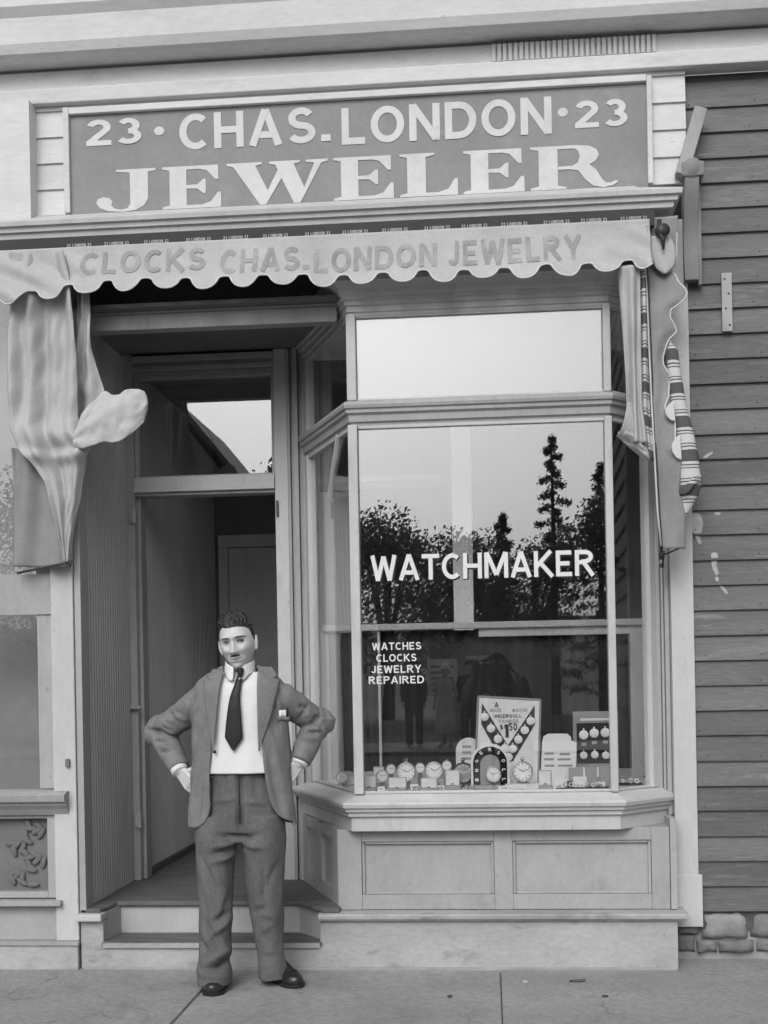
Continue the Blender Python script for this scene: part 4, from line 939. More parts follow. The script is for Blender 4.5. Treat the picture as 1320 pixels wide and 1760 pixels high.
def sleeve(S_, E_, W_, side):
    P = []; R = []
    W2 = W_ + (E_ - W_) * .04
    inn = S_ + Vector((-side * .02, 0, .012))
    seq = [(inn, .062), (S_, .074), (S_.lerp(E_, .35), .070), (S_.lerp(E_, .7), .065), (E_.lerp(S_, .1), .064), (E_ + (E_ - (S_ + W_) / 2) * .20, .064), (E_.lerp(W2, .15), .063), (E_.lerp(W2, .5), .057), (E_.lerp(W2, .8), .052), (W2, .050)]
    Q = []
    for i in range(len(seq) - 1):
        for k in range(6):
            t = k / 6; p0 = seq[max(i - 1, 0)][0]; p1 = seq[i][0]; p2 = seq[i + 1][0]; p3 = seq[min(i + 2, len(seq) - 1)][0]
            Q.append((.5 * (2 * p1 + (p2 - p0) * t + (2 * p0 - 5 * p1 + 4 * p2 - p3) * t * t + (3 * p1 - p0 - 3 * p2 + p3) * t ** 3), lerp(seq[i][1], seq[i + 1][1], t)))
    Q.append(seq[-1])
    for _ in range(6): Q = [Q[0]] + [((Q[i - 1][0] + Q[i][0] * 2 + Q[i + 1][0]) / 4, Q[i][1]) for i in range(1, len(Q) - 1)] + [Q[-1]]
    for i, (p, r) in enumerate(Q):
        t = i / len(Q); k = math.exp(-((t - .55) / .12) ** 2)
        r *= 1 + (.045 + .05 * k) * math.sin(i * 1.05 + side) * (.35 + k) * .8
        P.append(p); R.append(r)
    b.tube(P, R, 28)
sleeve(SHL, ELL, WRL, -1); sleeve(SHR, ELR, WRR, 1)
old = jk.data; me3 = bpy.data.meshes.new('jacket'); bmesh.ops.recalc_face_normals(b.bm, faces=b.bm.faces[:]); b.bm.to_mesh(me3); b.bm.free(); me3.materials.append(M_SUIT); jk.data = me3
remesh(jk, .0045, 3)
def ridge(p, c, ax, ln, wd, amp):
    """one soft crease through c along ax"""
    q = p - c; l = q.dot(ax); r2 = (q - ax * l).length
    return amp * math.exp(-(l / ln) ** 2 - (r2 / wd) ** 2)
CR = []
rnd = random.Random(3)
for (S_, E_, W_, sd) in ((SHL, ELL, WRL, -1), (SHR, ELR, WRR, 1)):
    for k in range(22):
        t = rnd.uniform(-.55, .6); base_ = E_.lerp(S_, t) if t > 0 else E_.lerp(W_, -t)
        axd = (S_ - W_).cross(Vector((0, 1, 0))).normalized(); ax = (axd + Vector((rnd.uniform(-.5, .5), 0, rnd.uniform(-.5, .5)))).normalized()
        CR.append((base_ + Vector((0, -.06, 0)) + axd * rnd.uniform(-.03, .03), ax, rnd.uniform(.035, .06), .0125, rnd.choice((-.017, .013, -.013, .010))))
    CR.append((S_ + Vector((-sd * .012, -.085, -.05)), Vector((sd * .3, 0, -1)).normalized(), .10, .011, -.018)); CR.append((S_ + Vector((sd * .03, -.08, -.05)), Vector((sd * .8, 0, -1)).normalized(), .06, .014, .012)); CR.append((S_ + Vector((sd * .05, -.08, -.03)), Vector((sd * .8, 0, -1)).normalized(), .06, .012, -.012))
for (x, y, ax, ln) in ((350, 1330, (.25, 0, 1), .12), (470, 1330, (-.2, 0, 1), .12), (352, 1260, (.5, 0, 1), .09), (478, 1255, (-.5, 0, 1), .09), (340, 1385, (.1, 0, 1), .08), (484, 1380, (-.12, 0, 1), .08)):
    q = px3(x, y, -.38); CR.append((q, Vector(ax).normalized(), ln, .022, -.014)); CR.append((q + Vector((.035, 0, 0)), Vector(ax).normalized(), ln, .02, .010))
def displace(o, dfn):
    vs = [v.co.copy() for v in o.data.vertices]; ns = [v.normal.copy() for v in o.data.vertices]
    flat_ = []
    for p, n in zip(vs, ns): flat_ += list(p + dfn(p, n))
    o.data.vertices.foreach_set('co', flat_); o.data.update()
def jfold(p, n):
    d = fold_noise(p, .010)
    for c, ax, ln, wd, am in CR:
        if (p - c).length_squared < .03: d += ridge(p, c, ax, ln, wd, am)
    d = max(-.014, min(.016, d))
    a, dd_ = ab(p.z); q = Vector(((p.x - cxz(p.z)) / a, (p.y - TCY) / dd_))
    if q.length < 1.12 and p.z < 1.33: n = Vector((q.x / a, q.y / dd_, 0)).normalized()
    return n * d
displace(jk, jfold)
# lapels and collar lying on the jacket front
def front(X, z, lift):
    a, d = ab(z); s = max(-.97, min(.97, (X - cxz(z)) / a)); s = math.copysign(abs(s) ** (1 / .86), s); c = math.sqrt(max(0, 1 - s * s)) ** .86
    return Vector((X, TCY - d * c - .008 - lift, z))
def flap(name, inner, outer, m, lift=.010, n=30, w_=8, roll=.006):
    y0 = max(inner[0][0], outer[0][0]); y1 = min(inner[-1][0], outer[-1][0])
    def fn(u, v):
        y = lerp(y0, y1, v); xi = interp(inner, y); xo = interp(outer, y); x = lerp(xi, xo, u); X, z = at(x, y, -.38)
        return front(X, z, lift + roll * (1 - u) * (1 - u))
    return sheet(name, w_, n, fn, m, man, .007)
flap('lapel', [(1150, 383), (1200, 378), (1260, 373), (1293, 370)], [(1150, 360), (1166, 351), (1169, 362), (1173, 349), (1190, 351), (1230, 358), (1270, 366), (1293, 370)], M_SUIT)
flap('lapel', [(1146, 441), (1200, 444), (1260, 446), (1290, 448)], [(1146, 462), (1160, 474), (1164, 462), (1168, 477), (1185, 476), (1230, 466), (1270, 453), (1290, 448)], M_SUIT)
pk = flap('breast_pocket', [(1232, 476), (1238, 476)], [(1232, 494), (1238, 494)], M_SUIT, .004, 3, 4, 0)
flap('pocket_card', [(1221, 478), (1232, 478)], [(1221, 488), (1233, 488)], M_WHITE, .003, 3, 3, 0); flap('pocket_pen', [(1217, 489), (1233, 489)], [(1217, 492), (1233, 492)], M_BLACK, .006, 3, 2, 0)
for (x, y) in ((370, 1292), (366, 1336)):
    X, z = at(x, y, -.4); p = front(X, z, .006); MB().ell(p, (.008, .004, .008)).out('button', M_BLACK, man, True)
# shirt: front and collar
def shirt(u, v):
    z = lerp(.97, 1.425, v); a, d = ab(z); a -= .014; d -= .010
    t = lerp(-1.3, 1.3, u); s = math.sin(t); c = math.cos(t)
    q = Vector((cxz(z) + a * math.copysign(abs(s) ** .86, s), TCY - d * abs(c) ** .86, z))
    q.y += fold_noise(q, .006, .9) + .004 * math.sin(q.x * 60 + q.z * 7) * max(0, 1.15 - z) * 3
    if v > .88: q.y += .012 * (v - .88) / .12
    return q
sheet('shirt', 60, 60, shirt, M_SHIRT, man, .004)
NKC = Vector((HC.x + .006, -.288, 0))
def collar(s):
    def fn(u, v):     # u from the back of the neck to the front, v up
        t = lerp(pi, .10, u) * s
        pnt = max(0, (u - .72) / .28)
        top = lerp(1.490, 1.448, u ** 2); bot = lerp(1.445, 1.405, u) - .034 * pnt * max(0, math.sin(pi * min(1, pnt * .9)))
        r = lerp(.070, .064, v); z = lerp(bot, top, v)
        return (NKC.x + r * math.sin(t) * 1.0 + s * .006 * pnt, NKC.y - (r + .012 + .010 * (1 - v) + .004 * pnt) * math.cos(t), z)
    return sheet('shirt_collar', 34, 8, fn, M_SHIRT, man, .004)
collar(-1); collar(1)
for W_, E_ in ((WRL, ELL), (WRR, ELR)):
    dd_ = (W_ - E_).normalized(); MB().tube([W_ - dd_ * .03, W_ + dd_ * .006, W_ + dd_ * .010], [.043, .039, .034], 22).out('shirt_cuff', M_SHIRT, man, True)
# tie
def tie(u, v):
    y = lerp(1152, 1289, v); xc = interp([(1152, 412), (1160, 411), (1200, 404), (1240, 403), (1272, 403), (1289, 402)], y); hw = interp([(1152, 4.5), (1180, 6), (1220, 11), (1262, 15), (1268, 15), (1289, 1)], y)
    X, z = at(xc + (u - .5) * 2 * hw + (5 if y > 1262 and u > .5 else 0) * 0, y, -.4); p = front(X, z, -.002); a = (u - .5) * 2
    return Vector((X, p.y + .006 * a * a - .006 - .012 * math.sin(pi * v) * .4, z))
sheet('tie', 10, 50, tie, M_TIE, man, .005)
kx, kz = at(412, 1157, -.40)
kn = MB().loft([[(kx + .0 + a * math.cos(t), -.384 + .013 * math.sin(t), kz + z + .004) for t in [2 * pi * k / 14 for k in range(14)]] for z, a in ((-.02, .009), (-.012, .012), (.008, .016), (.016, .016), (.02, .012))]); kn.out('tie_knot', M_TIE, man, True)
# trousers
b = MB()
def ell_ring(cx, cy, a, d, z, n=36): return [(cx + a * math.cos(2 * pi * k / n), cy + d * math.sin(2 * pi * k / n), z) for k in range(n)]
b.loft([ell_ring(CX, TCY + o, a, d, z) for z, a, d, o in ((1.005, .148, .112, 0), (.96, .165, .118, 0), (.88, .185, .125, 0), (.78, .196, .128, 0), (.70, .192, .12, 0), (.66, .16, .10, 0))])
for rows, Yt, Yb in ((((1400, 338, 412), (1440, 336, 411), (1480, 338, 403), (1520, 340, 400), (1560, 341, 398), (1600, 342, 397), (1640, 342, 396), (1670, 339, 397), (1690, 339, 396)), -.29, -.39), (((1400, 412, 488), (1440, 413, 491), (1480, 418, 490), (1520, 424, 489), (1560, 430, 488), (1600, 436, 487), (1640, 442, 488), (1665, 444, 494), (1682, 445, 496)), -.285, -.27)):
    rg = []
    for i, (y, xl, xr) in enumerate(rows):
        Yc = lerp(Yt, Yb, i / (len(rows) - 1)); a = at(xl, y, Yc); c = at(xr, y, Yc); hw = (c[0] - a[0]) / 2
        rg.append(ell_ring((a[0] + c[0]) / 2, Yc, hw, hw * 1.12 if i < 7 else hw * 1.25, max(a[1], .028)))
    b.loft(rg)
tro = b.out('trousers', M_TROU, man); remesh(tro, .006, 4)
TC = []
for (x, y, ax, ln, am) in ((400, 1440, (1, 0, -.15), .06, -.010), (396, 1452, (1, 0, .1), .07, .009), (393, 1462, (1, 0, .25), .07, -.010), (390, 1475, (1, 0, .3), .07, .008), (428, 1440, (1, 0, .3), .05, -.008), (432, 1455, (1, 0, -.1), .05, .008),
    (378, 1595, (.8, 0, .7), .06, .010), (366, 1605, (.7, 0, -1), .06, -.011), (385, 1630, (.4, 0, -1), .06, .010), (392, 1540, (.25, 0, 1), .10, -.010), (372, 1660, (1, 0, .2), .07, -.013), (360, 1672, (1, 0, -.2), .07, .010), (372, 1645, (.7, 0, .5), .06, .009),
    (455, 1600, (.8, 0, .6), .05, .010), (448, 1615, (.5, 0, -1), .06, -.012), (470, 1625, (.7, 0, .8), .05, .011), (465, 1655, (1, 0, -.35), .06, -.013), (478, 1662, (1, 0, -.4), .05, .010), (450, 1540, (.05, 0, 1), .12, -.008),
    (360, 1500, (.6, 0, -1), .07, -.008), (375, 1520, (.5, 0, -1), .08, .007), (352, 1560, (.2, 0, -1), .08, -.007), (385, 1575, (1, 0, .5), .05, -.009), (470, 1500, (-.5, 0, -1), .08, -.007), (440, 1570, (.9, 0, .3), .05, -.010), (462, 1580, (1, 0, -.3), .05, .008), (350, 1625, (.7, 0, -.7), .05, -.009), (480, 1600, (.8, 0, -.5), .045, -.009), (388, 1655, (.8, 0, .5), .05, -.010), (452, 1645, (.9, 0, .2), .05, .009), (412, 1350, (0, 0, 1), .09, -.010), (412, 1410, (0, 0, 1), .06, -.012), (385, 1340, (.1, 0, 1), .06, -.006), (438, 1340, (-.1, 0, 1), .06, -.006), (385, 1375, (1, 0, .1), .06, .005), (440, 1380, (1, 0, -.1), .06, .005)):
    TC.append((px3(x, y, -.42 if y > 1500 else -.40), Vector(ax).normalized(), ln, .015, am * 2.0))
def tfold(p, n):
    d = fold_noise(p, .011, .9)
    if p.y < -.25:
        for c, ax, ln, wd, am in TC:
            q = p - c; q.y *= .25; l = q.dot(ax); r2 = (q - ax * l).length_squared
            if abs(l) < .25 and r2 < .01: d += am * math.exp(-(l / ln) ** 2 - r2 / wd ** 2)
    return n * d
displace(tro, tfold)
fly = MB()
fly.tube([px3(412, y, 0) * 0 + Vector((at(412 + (1 if y > 1380 else 0), y, -.39)[0], TCY - .122 - .006 * math.sin((y - 1320) / 90 * pi), at(412, y, -.39)[1])) for y in range(1326, 1420, 6)], .003, 6); fly.out('fly_seam', M_TIE, man, True)
wb = MB(); wb.loft([ell_ring(CX, TCY, .152, .118, 1.012), ell_ring(CX, TCY, .155, .121, 1.0), ell_ring(CX, TCY, .160, .123, .972)]); wb.out('waistband', M_TROU, man, True)
# shoes
def shoe(toe, yaw):
    b = MB(); L = .285
    st = [(0, .030, .055), (.03, .036, .075), (.08, .038, .088), (.13, .038, .086), (.17, .043, .068), (.21, .048, .052), (.25, .043, .044), (.275, .028, .036), (.285, .010, .026)]
    rg = []
    for (s_, hw, ht) in st:
        rg.append([(hw * math.copysign(abs(math.cos(t)) ** .8, math.cos(t)), -(s_), .016 + ht * max(0, math.sin(t)) ** .75) for t in [pi * k / 14 for k in range(15)]] + [(hw * .9 * math.cos(t), -s_, .014) for t in (pi, pi * .5, 0)])
    b.loft(rg); M = Matrix.Translation((toe[0], toe[1], 0)) @ Matrix.Rotation(yaw, 4, 'Z') @ Matrix.Translation((0, L, 0))
    b.bm.transform(M); o = b.out('shoe', M_SHOE, man, True)
    s = MB(); outl = [(hw + .005, -s_) for s_, hw, h_ in st] + [(.0, -L - .006)] + [(-hw - .005, -s_) for s_, hw, h_ in st[::-1]]
    s.prism(outl, .0015, .017, 'Z'); s.prism([(.036, .0), (.038, -.06), (-.038, -.06), (-.036, 0)], .001, .016, 'Z') if False else None
    s.bm.transform(M); s.out('sole', M_BLACK, o)
    c = MB(); c.tube([M @ Vector((-.043, -.205, .045)), M @ Vector((-.025, -.215, .066)), M @ Vector((0, -.22, .072)), M @ Vector((.025, -.215, .066)), M @ Vector((.043, -.205, .045))], .0022, 6)
    for k in range(4): c.tube([M @ Vector((-.016, -.12 - .02 * k, .102 - .008 * k)), M @ Vector((0, -.121 - .02 * k, .105 - .008 * k)), M @ Vector((.016, -.12 - .02 * k, .102 - .008 * k))], .002, 5)
    c.out('lace', M_BLACK, o, True)
tl_ = at(362, 1722, -.515); shoe((tl_[0], -.50), math.radians(2))
tr_ = at(519, 1698, -.35); shoe((tr_[0] - .012, -.355), math.radians(38))
# ---------------------------------------------------------------- lettering on the panes
M_GOLD = M_CREAM
def wtext(s, xa, xb, ya, yb, hpx, weight=.17, gap=.14, shadow=False):
    Y = .0475; p = at(xa, ya, Y); q = at(xb, yb, Y); h_ = hpx * (CD + Y) / FPX; L = q[0] - p[0]
    # the line of lettering follows the pane, its foot level
    z = (p[1] + q[1]) / 2
    if shadow: text('lettering_shade', s, p[0] + .004, q[0] + .004, z - .005, h_, flat(Y), M_BLACK, bay, weight, gap, pen=weight + .05)
    text('lettering', s, p[0], q[0], z, h_, flat(Y - .0025), M_GOLD, bay, weight, gap)
wtext('WATCHMAKER', 638, 1022, 998, 990, 44, .165, .10, True)
wtext('WATCHES', 640, 724, 1118, 1116, 13, .17, .16); wtext('CLOCKS', 647, 716, 1138, 1136, 13, .17, .16); wtext('JEWELRY', 638, 724, 1158, 1155, 13, .17, .16); wtext('REPAIRED', 634, 729, 1176, 1174, 13, .17, .16)

# ---------------------------------------------------------------- goods in the show window
ZD = .8385
M_DIAL = mat('enamel_dial', .85, .35, .03, 20, bump=0); M_NICK = mat('nickel_case', .45, .25, .1, 20, metal=.8, bump=.05); M_SATIN = mat('satin_lining', .75, .6, .08, 20); M_LEATH = mat('box_leather', .36, .5, .1, 20); M_INK = mat('printing_ink', .06, .7, .1, 20); M_CARDG = mat('grey_card', .32, .7, .06, 20); M_VELV = mat('black_velvet', .015, .95, .1, 20)
def S_(Y): return FPX / (CD + Y)
def base_z(x, y, Y): return max(ZD, at(x, y, Y)[1])
def dial(b_case, b_dial, b_ink, c, r, tilt=.15, th=.02, ring=.16):
    M = Matrix.Translation(c) @ Matrix.Rotation(pi / 2 + tilt * -1, 4, 'X')   # local +Z looks to the street
    b_case.lathe([(.001, -th), (r * .92, -th), (r, -th * .6), (r, .002), (r * (1 - ring * .4), .005), (r * (1 - ring), .002), (r * (1 - ring), -.002), (.001, -.002)], M, 32)
    b_dial.lathe([(.001, -.0015), (r * (1 - ring) - .0005, -.0015), (r * (1 - ring) - .0005, .0004), (.001, .0004)], M, 32)
    for k in range(12):
        a = 2 * pi * k / 12; R = Matrix.Rotation(a, 4, 'Z'); t = bmesh.new(); bmesh.ops.create_cube(t, size=1, matrix=M @ R @ Matrix.Translation((0, r * (1 - ring) * .84, .001)) @ Matrix.Diagonal((r * .06, r * .15, .001, 1))); b_ink.merge(t)
    for a, l_, w_ in ((.9, .45, .07), (-1.2, .62, .05)):
        t = bmesh.new(); bmesh.ops.create_cube(t, size=1, matrix=M @ Matrix.Rotation(a, 4, 'Z') @ Matrix.Translation((0, r * l_ / 2, .002)) @ Matrix.Diagonal((r * w_, r * l_, .0012, 1))); b_ink.merge(t)
    return M
def clock(x, y, rpx, Y, label, name='alarm_clock', cat='clock', feet=True, crown=True, dark=False, group=None, on=None):
    r = rpx / S_(Y); X, Z = at(x, y, Y); c = Vector((X, Y, Z))
    zb = (on if on is not None else ZD)
    t = thing(name, label, cat, (X, Y + .015, zb), group)
    a, d, i = MB(), MB(), MB(); M = dial(a, d, i, c, r)
    if crown:
        a.tube([c + Vector((0, .008, r * .98)), c + Vector((0, .008, r * 1.18))], r * .12, 8)
        a.tube([M @ Vector((math.cos(q) * r * .16, r * 1.22 + math.sin(q) * r * .16, -.01)) for q in [2 * pi * k / 12 for k in range(13)]], r * .035, 5)
    a.out('case', M_BLACK if dark else M_NICK, t, True); d.out('dial', M_CARDG if dark else M_DIAL, t); i.out('hands_and_numerals', M_DIAL if dark else M_INK, t)
    h = c.z - r - zb
    st = MB()
    if feet and h < .03:
        for s in (-1, 1): st.tube([c + Vector((s * r * .6, .01, -r * .8)), Vector((X + s * r * .8, Y + .01, zb + .002))], r * .08, 6)
    else:
        st.prism([(X - r * .7, zb), (X + r * .7, zb), (X + r * .35, c.z - r * .9), (X - r * .35, c.z - r * .9)], Y + .005, Y + .02)
    st.prism([(Y + .012, c.z), (Y + .05 + r * .5, zb), (Y + .045 + r * .5, zb), (Y + .012, c.z - r * .4)], X - .006, X + .006, 'X')
    st.out('foot', M_NICK if not dark else M_BLACK, t)
    return t
def jbox(x0, x1, y0, y1, Y, label, m=None):
    """open presentation box, lid raised; front seen square"""
    X0, Z1 = at(x0, y0, Y); X1, Z0 = at(x1, y1, Y); hh = Z1 - ZD; t = thing('presentation_box', label, 'box', ((X0 + X1) / 2, Y, ZD), 'open presentation boxes in the window')
    l = MB().box(X0, X1, 0, .012, 0, hh * .98, .004); l.bm.transform(Matrix.Translation((0, Y + .02, ZD + .003)) @ Matrix.Rotation(-.16, 4, 'X')); l = l.out('lid', m or M_LEATH, t)
    s = MB().box(X0 + .005, X1 - .005, -.004, -.0005, .006, hh * .92, .002); s.bm.transform(Matrix.Translation((0, Y + .02, ZD + .003)) @ Matrix.Rotation(-.16, 4, 'X')); s.out('satin_lining', M_SATIN, l)
    MB().box(X0, X1, Y - .03, Y + .018, ZD + .0005, ZD + min(.02, hh * .25), .003).out('tray', m or M_LEATH, t)
    MB().tube([((X0 + X1) / 2 - .008, Y - .015, ZD + hh * .26), ((X0 + X1) / 2, Y - .018, ZD + hh * .34), ((X0 + X1) / 2 + .008, Y - .015, ZD + hh * .26)], .003, 6).out('ring', M_NICK, t, True)
    return t
clock(588, 1336, 11, .40, 'small round alarm clock in the far left corner of the show window')
jbox(600, 613, 1336, 1356, .30, 'tiny open presentation box beside the leftmost round clock', M_SATIN)
jbox(624, 647, 1334, 1364, .125, 'open presentation box immediately right of the left corner post')
clock(657, 1334, 11, .24, 'round white watch on a stand between the first two presentation boxes', 'stand_watch', 'watch', True, False)
clock(698, 1327, 17, .22, 'large round pocket watch with crown standing behind the second row box', 'pocket_watch', 'watch', False, True)
jbox(666, 699, 1337, 1365, .10, 'open presentation box below the large round pocket watch')
clock(746, 1325, 16, .23, 'round alarm clock with pale rim left of the dark-dialled clock', 'alarm_clock', 'clock', True, False)
jbox(722, 752, 1338, 1366, .10, 'open presentation box below the pale-rimmed alarm clock')
jbox(764, 791, 1324, 1356, .17, 'tall open presentation box in front of the dark-dialled clock')
clock(796, 1329, 19, .25, 'dark-dialled alarm clock with bright rim beside the arched display', 'alarm_clock', 'clock', True, True, True)
jbox(925, 949, 1325, 1360, .13, 'narrow open presentation box between the white price card and round desk clock')
jbox(985, 1010, 1336, 1358, .14, 'low wide presentation box in front of the six-watch frame', M_SATIN)
# V-shaped watch card
Y = .33
t = thing('watch_card', 'tall white display card with dark V of pocket watches priced $1.50', 'display card', (at(874, 1345, Y)[0], Y, ZD))
def cp(x, y, l=0): X, Z = at(x, y, Y); return (X, Y - l, Z)
cc = [at(822, 1197, Y), at(929, 1203, Y), at(925, 1350, Y), at(816, 1350, Y)]
MB().prism(cc, Y, Y + .008).out('card', M_WHITE, t)
fr = MB()
for a, b_ in zip(cc, cc[1:] + cc[:1]): fr.tube([(a[0], Y, a[1]), (b_[0], Y, b_[1])], .0055, 6)
fr.out('card_edge', M_CARDG, t)
v = MB()
v.quadmesh([cp(828, 1208, .0012), cp(873, 1281, .0012), cp(919, 1212, .0012), cp(919, 1246, .0012), cp(882, 1308, .0012), cp(864, 1312, .0012), cp(827, 1244, .0012)], [(0, 1, 5, 6), (1, 2, 3, 4), (1, 4, 5)]); v.out('dark_band', M_INK, t)
for k, (x, y) in enumerate(((833, 1232), (844, 1252), (856, 1270), (868, 1286), (912, 1239), (902, 1255), (891, 1271), (881, 1287), (874, 1301))):
    p = Vector(cp(x, y, .006)); r = 7.2 / S_(Y); w_ = MB(); M = Matrix.Translation(p) @ Matrix.Rotation(pi / 2, 4, 'X')
    w_.lathe([(.001, -.005), (r, -.005), (r, .002), (r * .85, .004), (.001, .004)], M, 18); w_.tube([p + Vector((0, 0, r)), p + Vector((0, 0, r * 1.45))], r * .16, 6); w_.out('pocket_watch', M_DIAL, t, True)
tf = lambda x, z, l: (x, Y - .0016 - l * .3, z)
def ct(s, xa, xb, y, hp, m=M_INK, wt=.18):
    p = at(xa, y, Y); q = at(xb, y, Y); text('lettering', s, p[0], q[0], p[1], hp / S_(Y), tf, m, t, wt, .12)
ct('A', 850, 857, 1216, 9); ct('MADE', 842, 862, 1224, 6, M_CARDG); ct('WATCH', 880, 906, 1224, 6, M_CARDG); ct('INGERSOLL', 850, 897, 1234, 6); ct('YANKEE', 856, 892, 1243, 6, M_CARDG)
ct('$', 859, 865, 1254, 8); ct('1', 866, 874, 1268, 23, M_INK, .3); ct('50', 875, 889, 1256, 13, M_INK, .2)
# arched clock display
Y = .17
X, Z = at(843, 1353, Y); t = thing('arched_display', 'arched black display frame with white letters round a clock', 'display stand', (X, Y, ZD))
def arch(rx, top, n=16):
    w_ = rx / S_(Y); zc = at(843, 1312, Y)[1] if False else at(843, top, Y)[1] - w_
    return [(X - w_, ZD + .02), (X - w_, zc)] + [(X + w_ * math.cos(a), zc + w_ * math.sin(a)) for a in [pi - pi * k / n for k in range(1, n)]] + [(X + w_, zc), (X + w_, ZD + .02)]
MB().prism(arch(33, 1278), Y + .004, Y + .014).out('frame', M_DIAL, t); MB().prism(arch(29, 1283), Y, Y + .0039).out('dark_face', M_VELV, t); MB().prism(arch(17, 1297), Y - .003, Y - .0002).out('inner_card', M_CARDG, t)
MB().box(X - .10, X + .10, Y - .03, Y + .03, ZD, ZD + .0195, .004).out('plinth', M_LEATH, t)
wr = 23 / S_(Y); zc = at(843, 1278, Y)[1] - 33 / S_(Y)
lets = 'INGERSOLL'
for k, c in enumerate(lets + lets[::-1][:0]):
    u = k / 8; tot = 2 * (zc - ZD - .045) + pi * wr; s_ = u * tot; leg = zc - ZD - .045
    if s_ < leg: p = (X - wr, ZD + .045 + s_); ang = pi / 2
    elif s_ < leg + pi * wr: a = pi - (s_ - leg) / wr; p = (X + wr * math.cos(a), zc + wr * math.sin(a)); ang = a - pi / 2
    else: p = (X + wr, zc - (s_ - leg - pi * wr)); ang = -pi / 2
    hh = .017
    ca, sa = math.cos(ang), math.sin(ang)
    text('lettering', c, -.007, .007, -hh / 2, hh, lambda x, z, l, p=p, ca=ca, sa=sa: (p[0] + x * ca - z * sa, Y - .002 - l, p[1] + x * sa + z * ca), M_DIAL, t, .22)
a, d, i = MB(), MB(), MB(); dial(a, d, i, Vector((at(848, 1330, Y - .02)[0], Y - .022, at(848, 1331, Y - .02)[1])), 14 / S_(Y), .1, .015); a.out('clock_case', M_NICK, t, True); d.out('dial', M_DIAL, t); i.out('hands_and_numerals', M_INK, t)
# striped dome display behind
Y = .36; X, Z = at(806, 1320, Y); t = thing('domed_display', 'pale domed display stand with dark marks behind the arched display', 'display stand', (X, Y, ZD))
w_ = 22 / S_(Y); zt = at(806, 1268, Y)[1]
poly = [(X - w_, ZD), (X - w_, zt - w_)] + [(X + w_ * math.cos(a), zt - w_ + w_ * math.sin(a)) for a in [pi - pi * k / 14 for k in range(1, 14)]] + [(X + w_, zt - w_), (X + w_, ZD)]
MB().prism(poly, Y, Y + .02).out('panel', M_SATIN, t)
for k in range(4): MB().box(X - w_ * .5, X + w_ * .2, Y - .002, Y - .0005, zt - .05 - k * .03, zt - .038 - k * .03, 0).out('dark_mark', M_CARDG, t)
# round desk clock on a box
Y = .16; X, Z = at(898, 1362, Y); zt = at(898, 1347, Y)[1]
tag(box('clock_box', at(868, 1350, Y)[0], at(929, 1350, Y)[0], Y - .03, Y + .05, ZD, zt, M_SATIN, None, .004), 'long pale box carrying the round desk clock below the watch card', 'box')
clock(898, 1326, 18, Y + .005, 'round desk clock standing on the long pale box below the watch card', 'desk_clock', 'clock', False, True, False, None, zt)
# white price card
Y = .30; t = thing('price_card', 'white shouldered price card with lines of print between the watch displays', 'display card', (at(960, 1350, Y)[0], Y, ZD))
pts = [at(932, 1275, Y), at(934, 1266, Y), at(942, 1261, Y), at(975, 1261, Y), at(981, 1266, Y), at(982, 1273, Y), at(991, 1276, Y), at(989, 1356, Y), at(928, 1356, Y)]
MB().prism(pts, Y, Y + .006).out('card', M_WHITE, t)
for (y, xa, xb) in ((1293, 936, 952), (1294, 962, 980), (1303, 935, 952), (1303, 958, 981), (1314, 936, 953), (1314, 959, 984)):
    p = at(xa, y + 4, Y); q = at(xb, y, Y); MB().box(p[0], q[0], Y - .0012, Y - .0004, p[1], q[1], 0).out('print_line', M_CARDG, t)
# frame with six pocket watches
Y = .42; t = thing('watch_display', 'black framed panel of six hanging pocket watches by the right post', 'display frame', (at(1020, 1340, Y)[0], Y, ZD))
p0, p1 = at(986, 1314, Y), at(1062, 1222, Y)
MB().box(p0[0], p1[0], Y, Y + .012, p0[1] - .09, p1[1], .003).out('backing', M_CARDG, t)
q0, q1 = at(992, 1312, Y), at(1056, 1242, Y); MB().box(q0[0], q1[0], Y - .004, Y - .0005, q0[1], q1[1], 0).out('velvet', M_VELV, t)
for i_, (x, y, r_) in enumerate(((1003, 1263, 8), (1021, 1260, 8), (1040, 1259, 8), (1003, 1298, 6.5), (1022, 1297, 6.5), (1041, 1298, 6.5))):
    p = Vector((at(x, y, Y)[0], Y - .008, at(x, y, Y)[1])); r = r_ / S_(Y); w_ = MB(); w_.lathe([(.001, -.003), (r, -.003), (r, .003), (r * .85, .005), (.001, .005)], Matrix.Translation(p) @ Matrix.Rotation(pi / 2, 4, 'X'), 18); w_.tube([p + Vector((0, 0, r)), p + Vector((0, 0, r * 1.4))], r * .16, 6); w_.out('pocket_watch', M_DIAL, t, True)
    if i_ < 3: MB().box(p.x - .012, p.x + .012, Y - .006, Y - .0042, p.z - .055, p.z - .04, 0).out('price_tag', M_CARDG, t)
MB().box(q0[0] + .02, q1[0] - .02, Y - .002, Y - .0005, q1[1] + .012, q1[1] + .024, 0).out('heading', M_SATIN, t)
# pen board
Y = .22; t = thing('pen_board', 'low grey board holding two pens under the six-watch frame', 'display board', (at(1012, 1350, Y)[0], Y, ZD))
p0, p1 = at(978, 1350, Y), at(1046, 1318, Y); bb = MB().box(p0[0], p1[0], 0, .01, 0, p1[1] - ZD, .002); bb.bm.transform(Matrix.Translation((0, Y, ZD)) @ Matrix.Rotation(-.2, 4, 'X')); bb.out('board', M_CARDG, t)
for x in (1004, 1028): X, Z = at(x, 1330, Y - .01); MB().caps((X, Y - .008, Z - .012), (X, Y + .004, Z + .03), .0055, .003, 8).out('pen', M_DIAL, t, True)
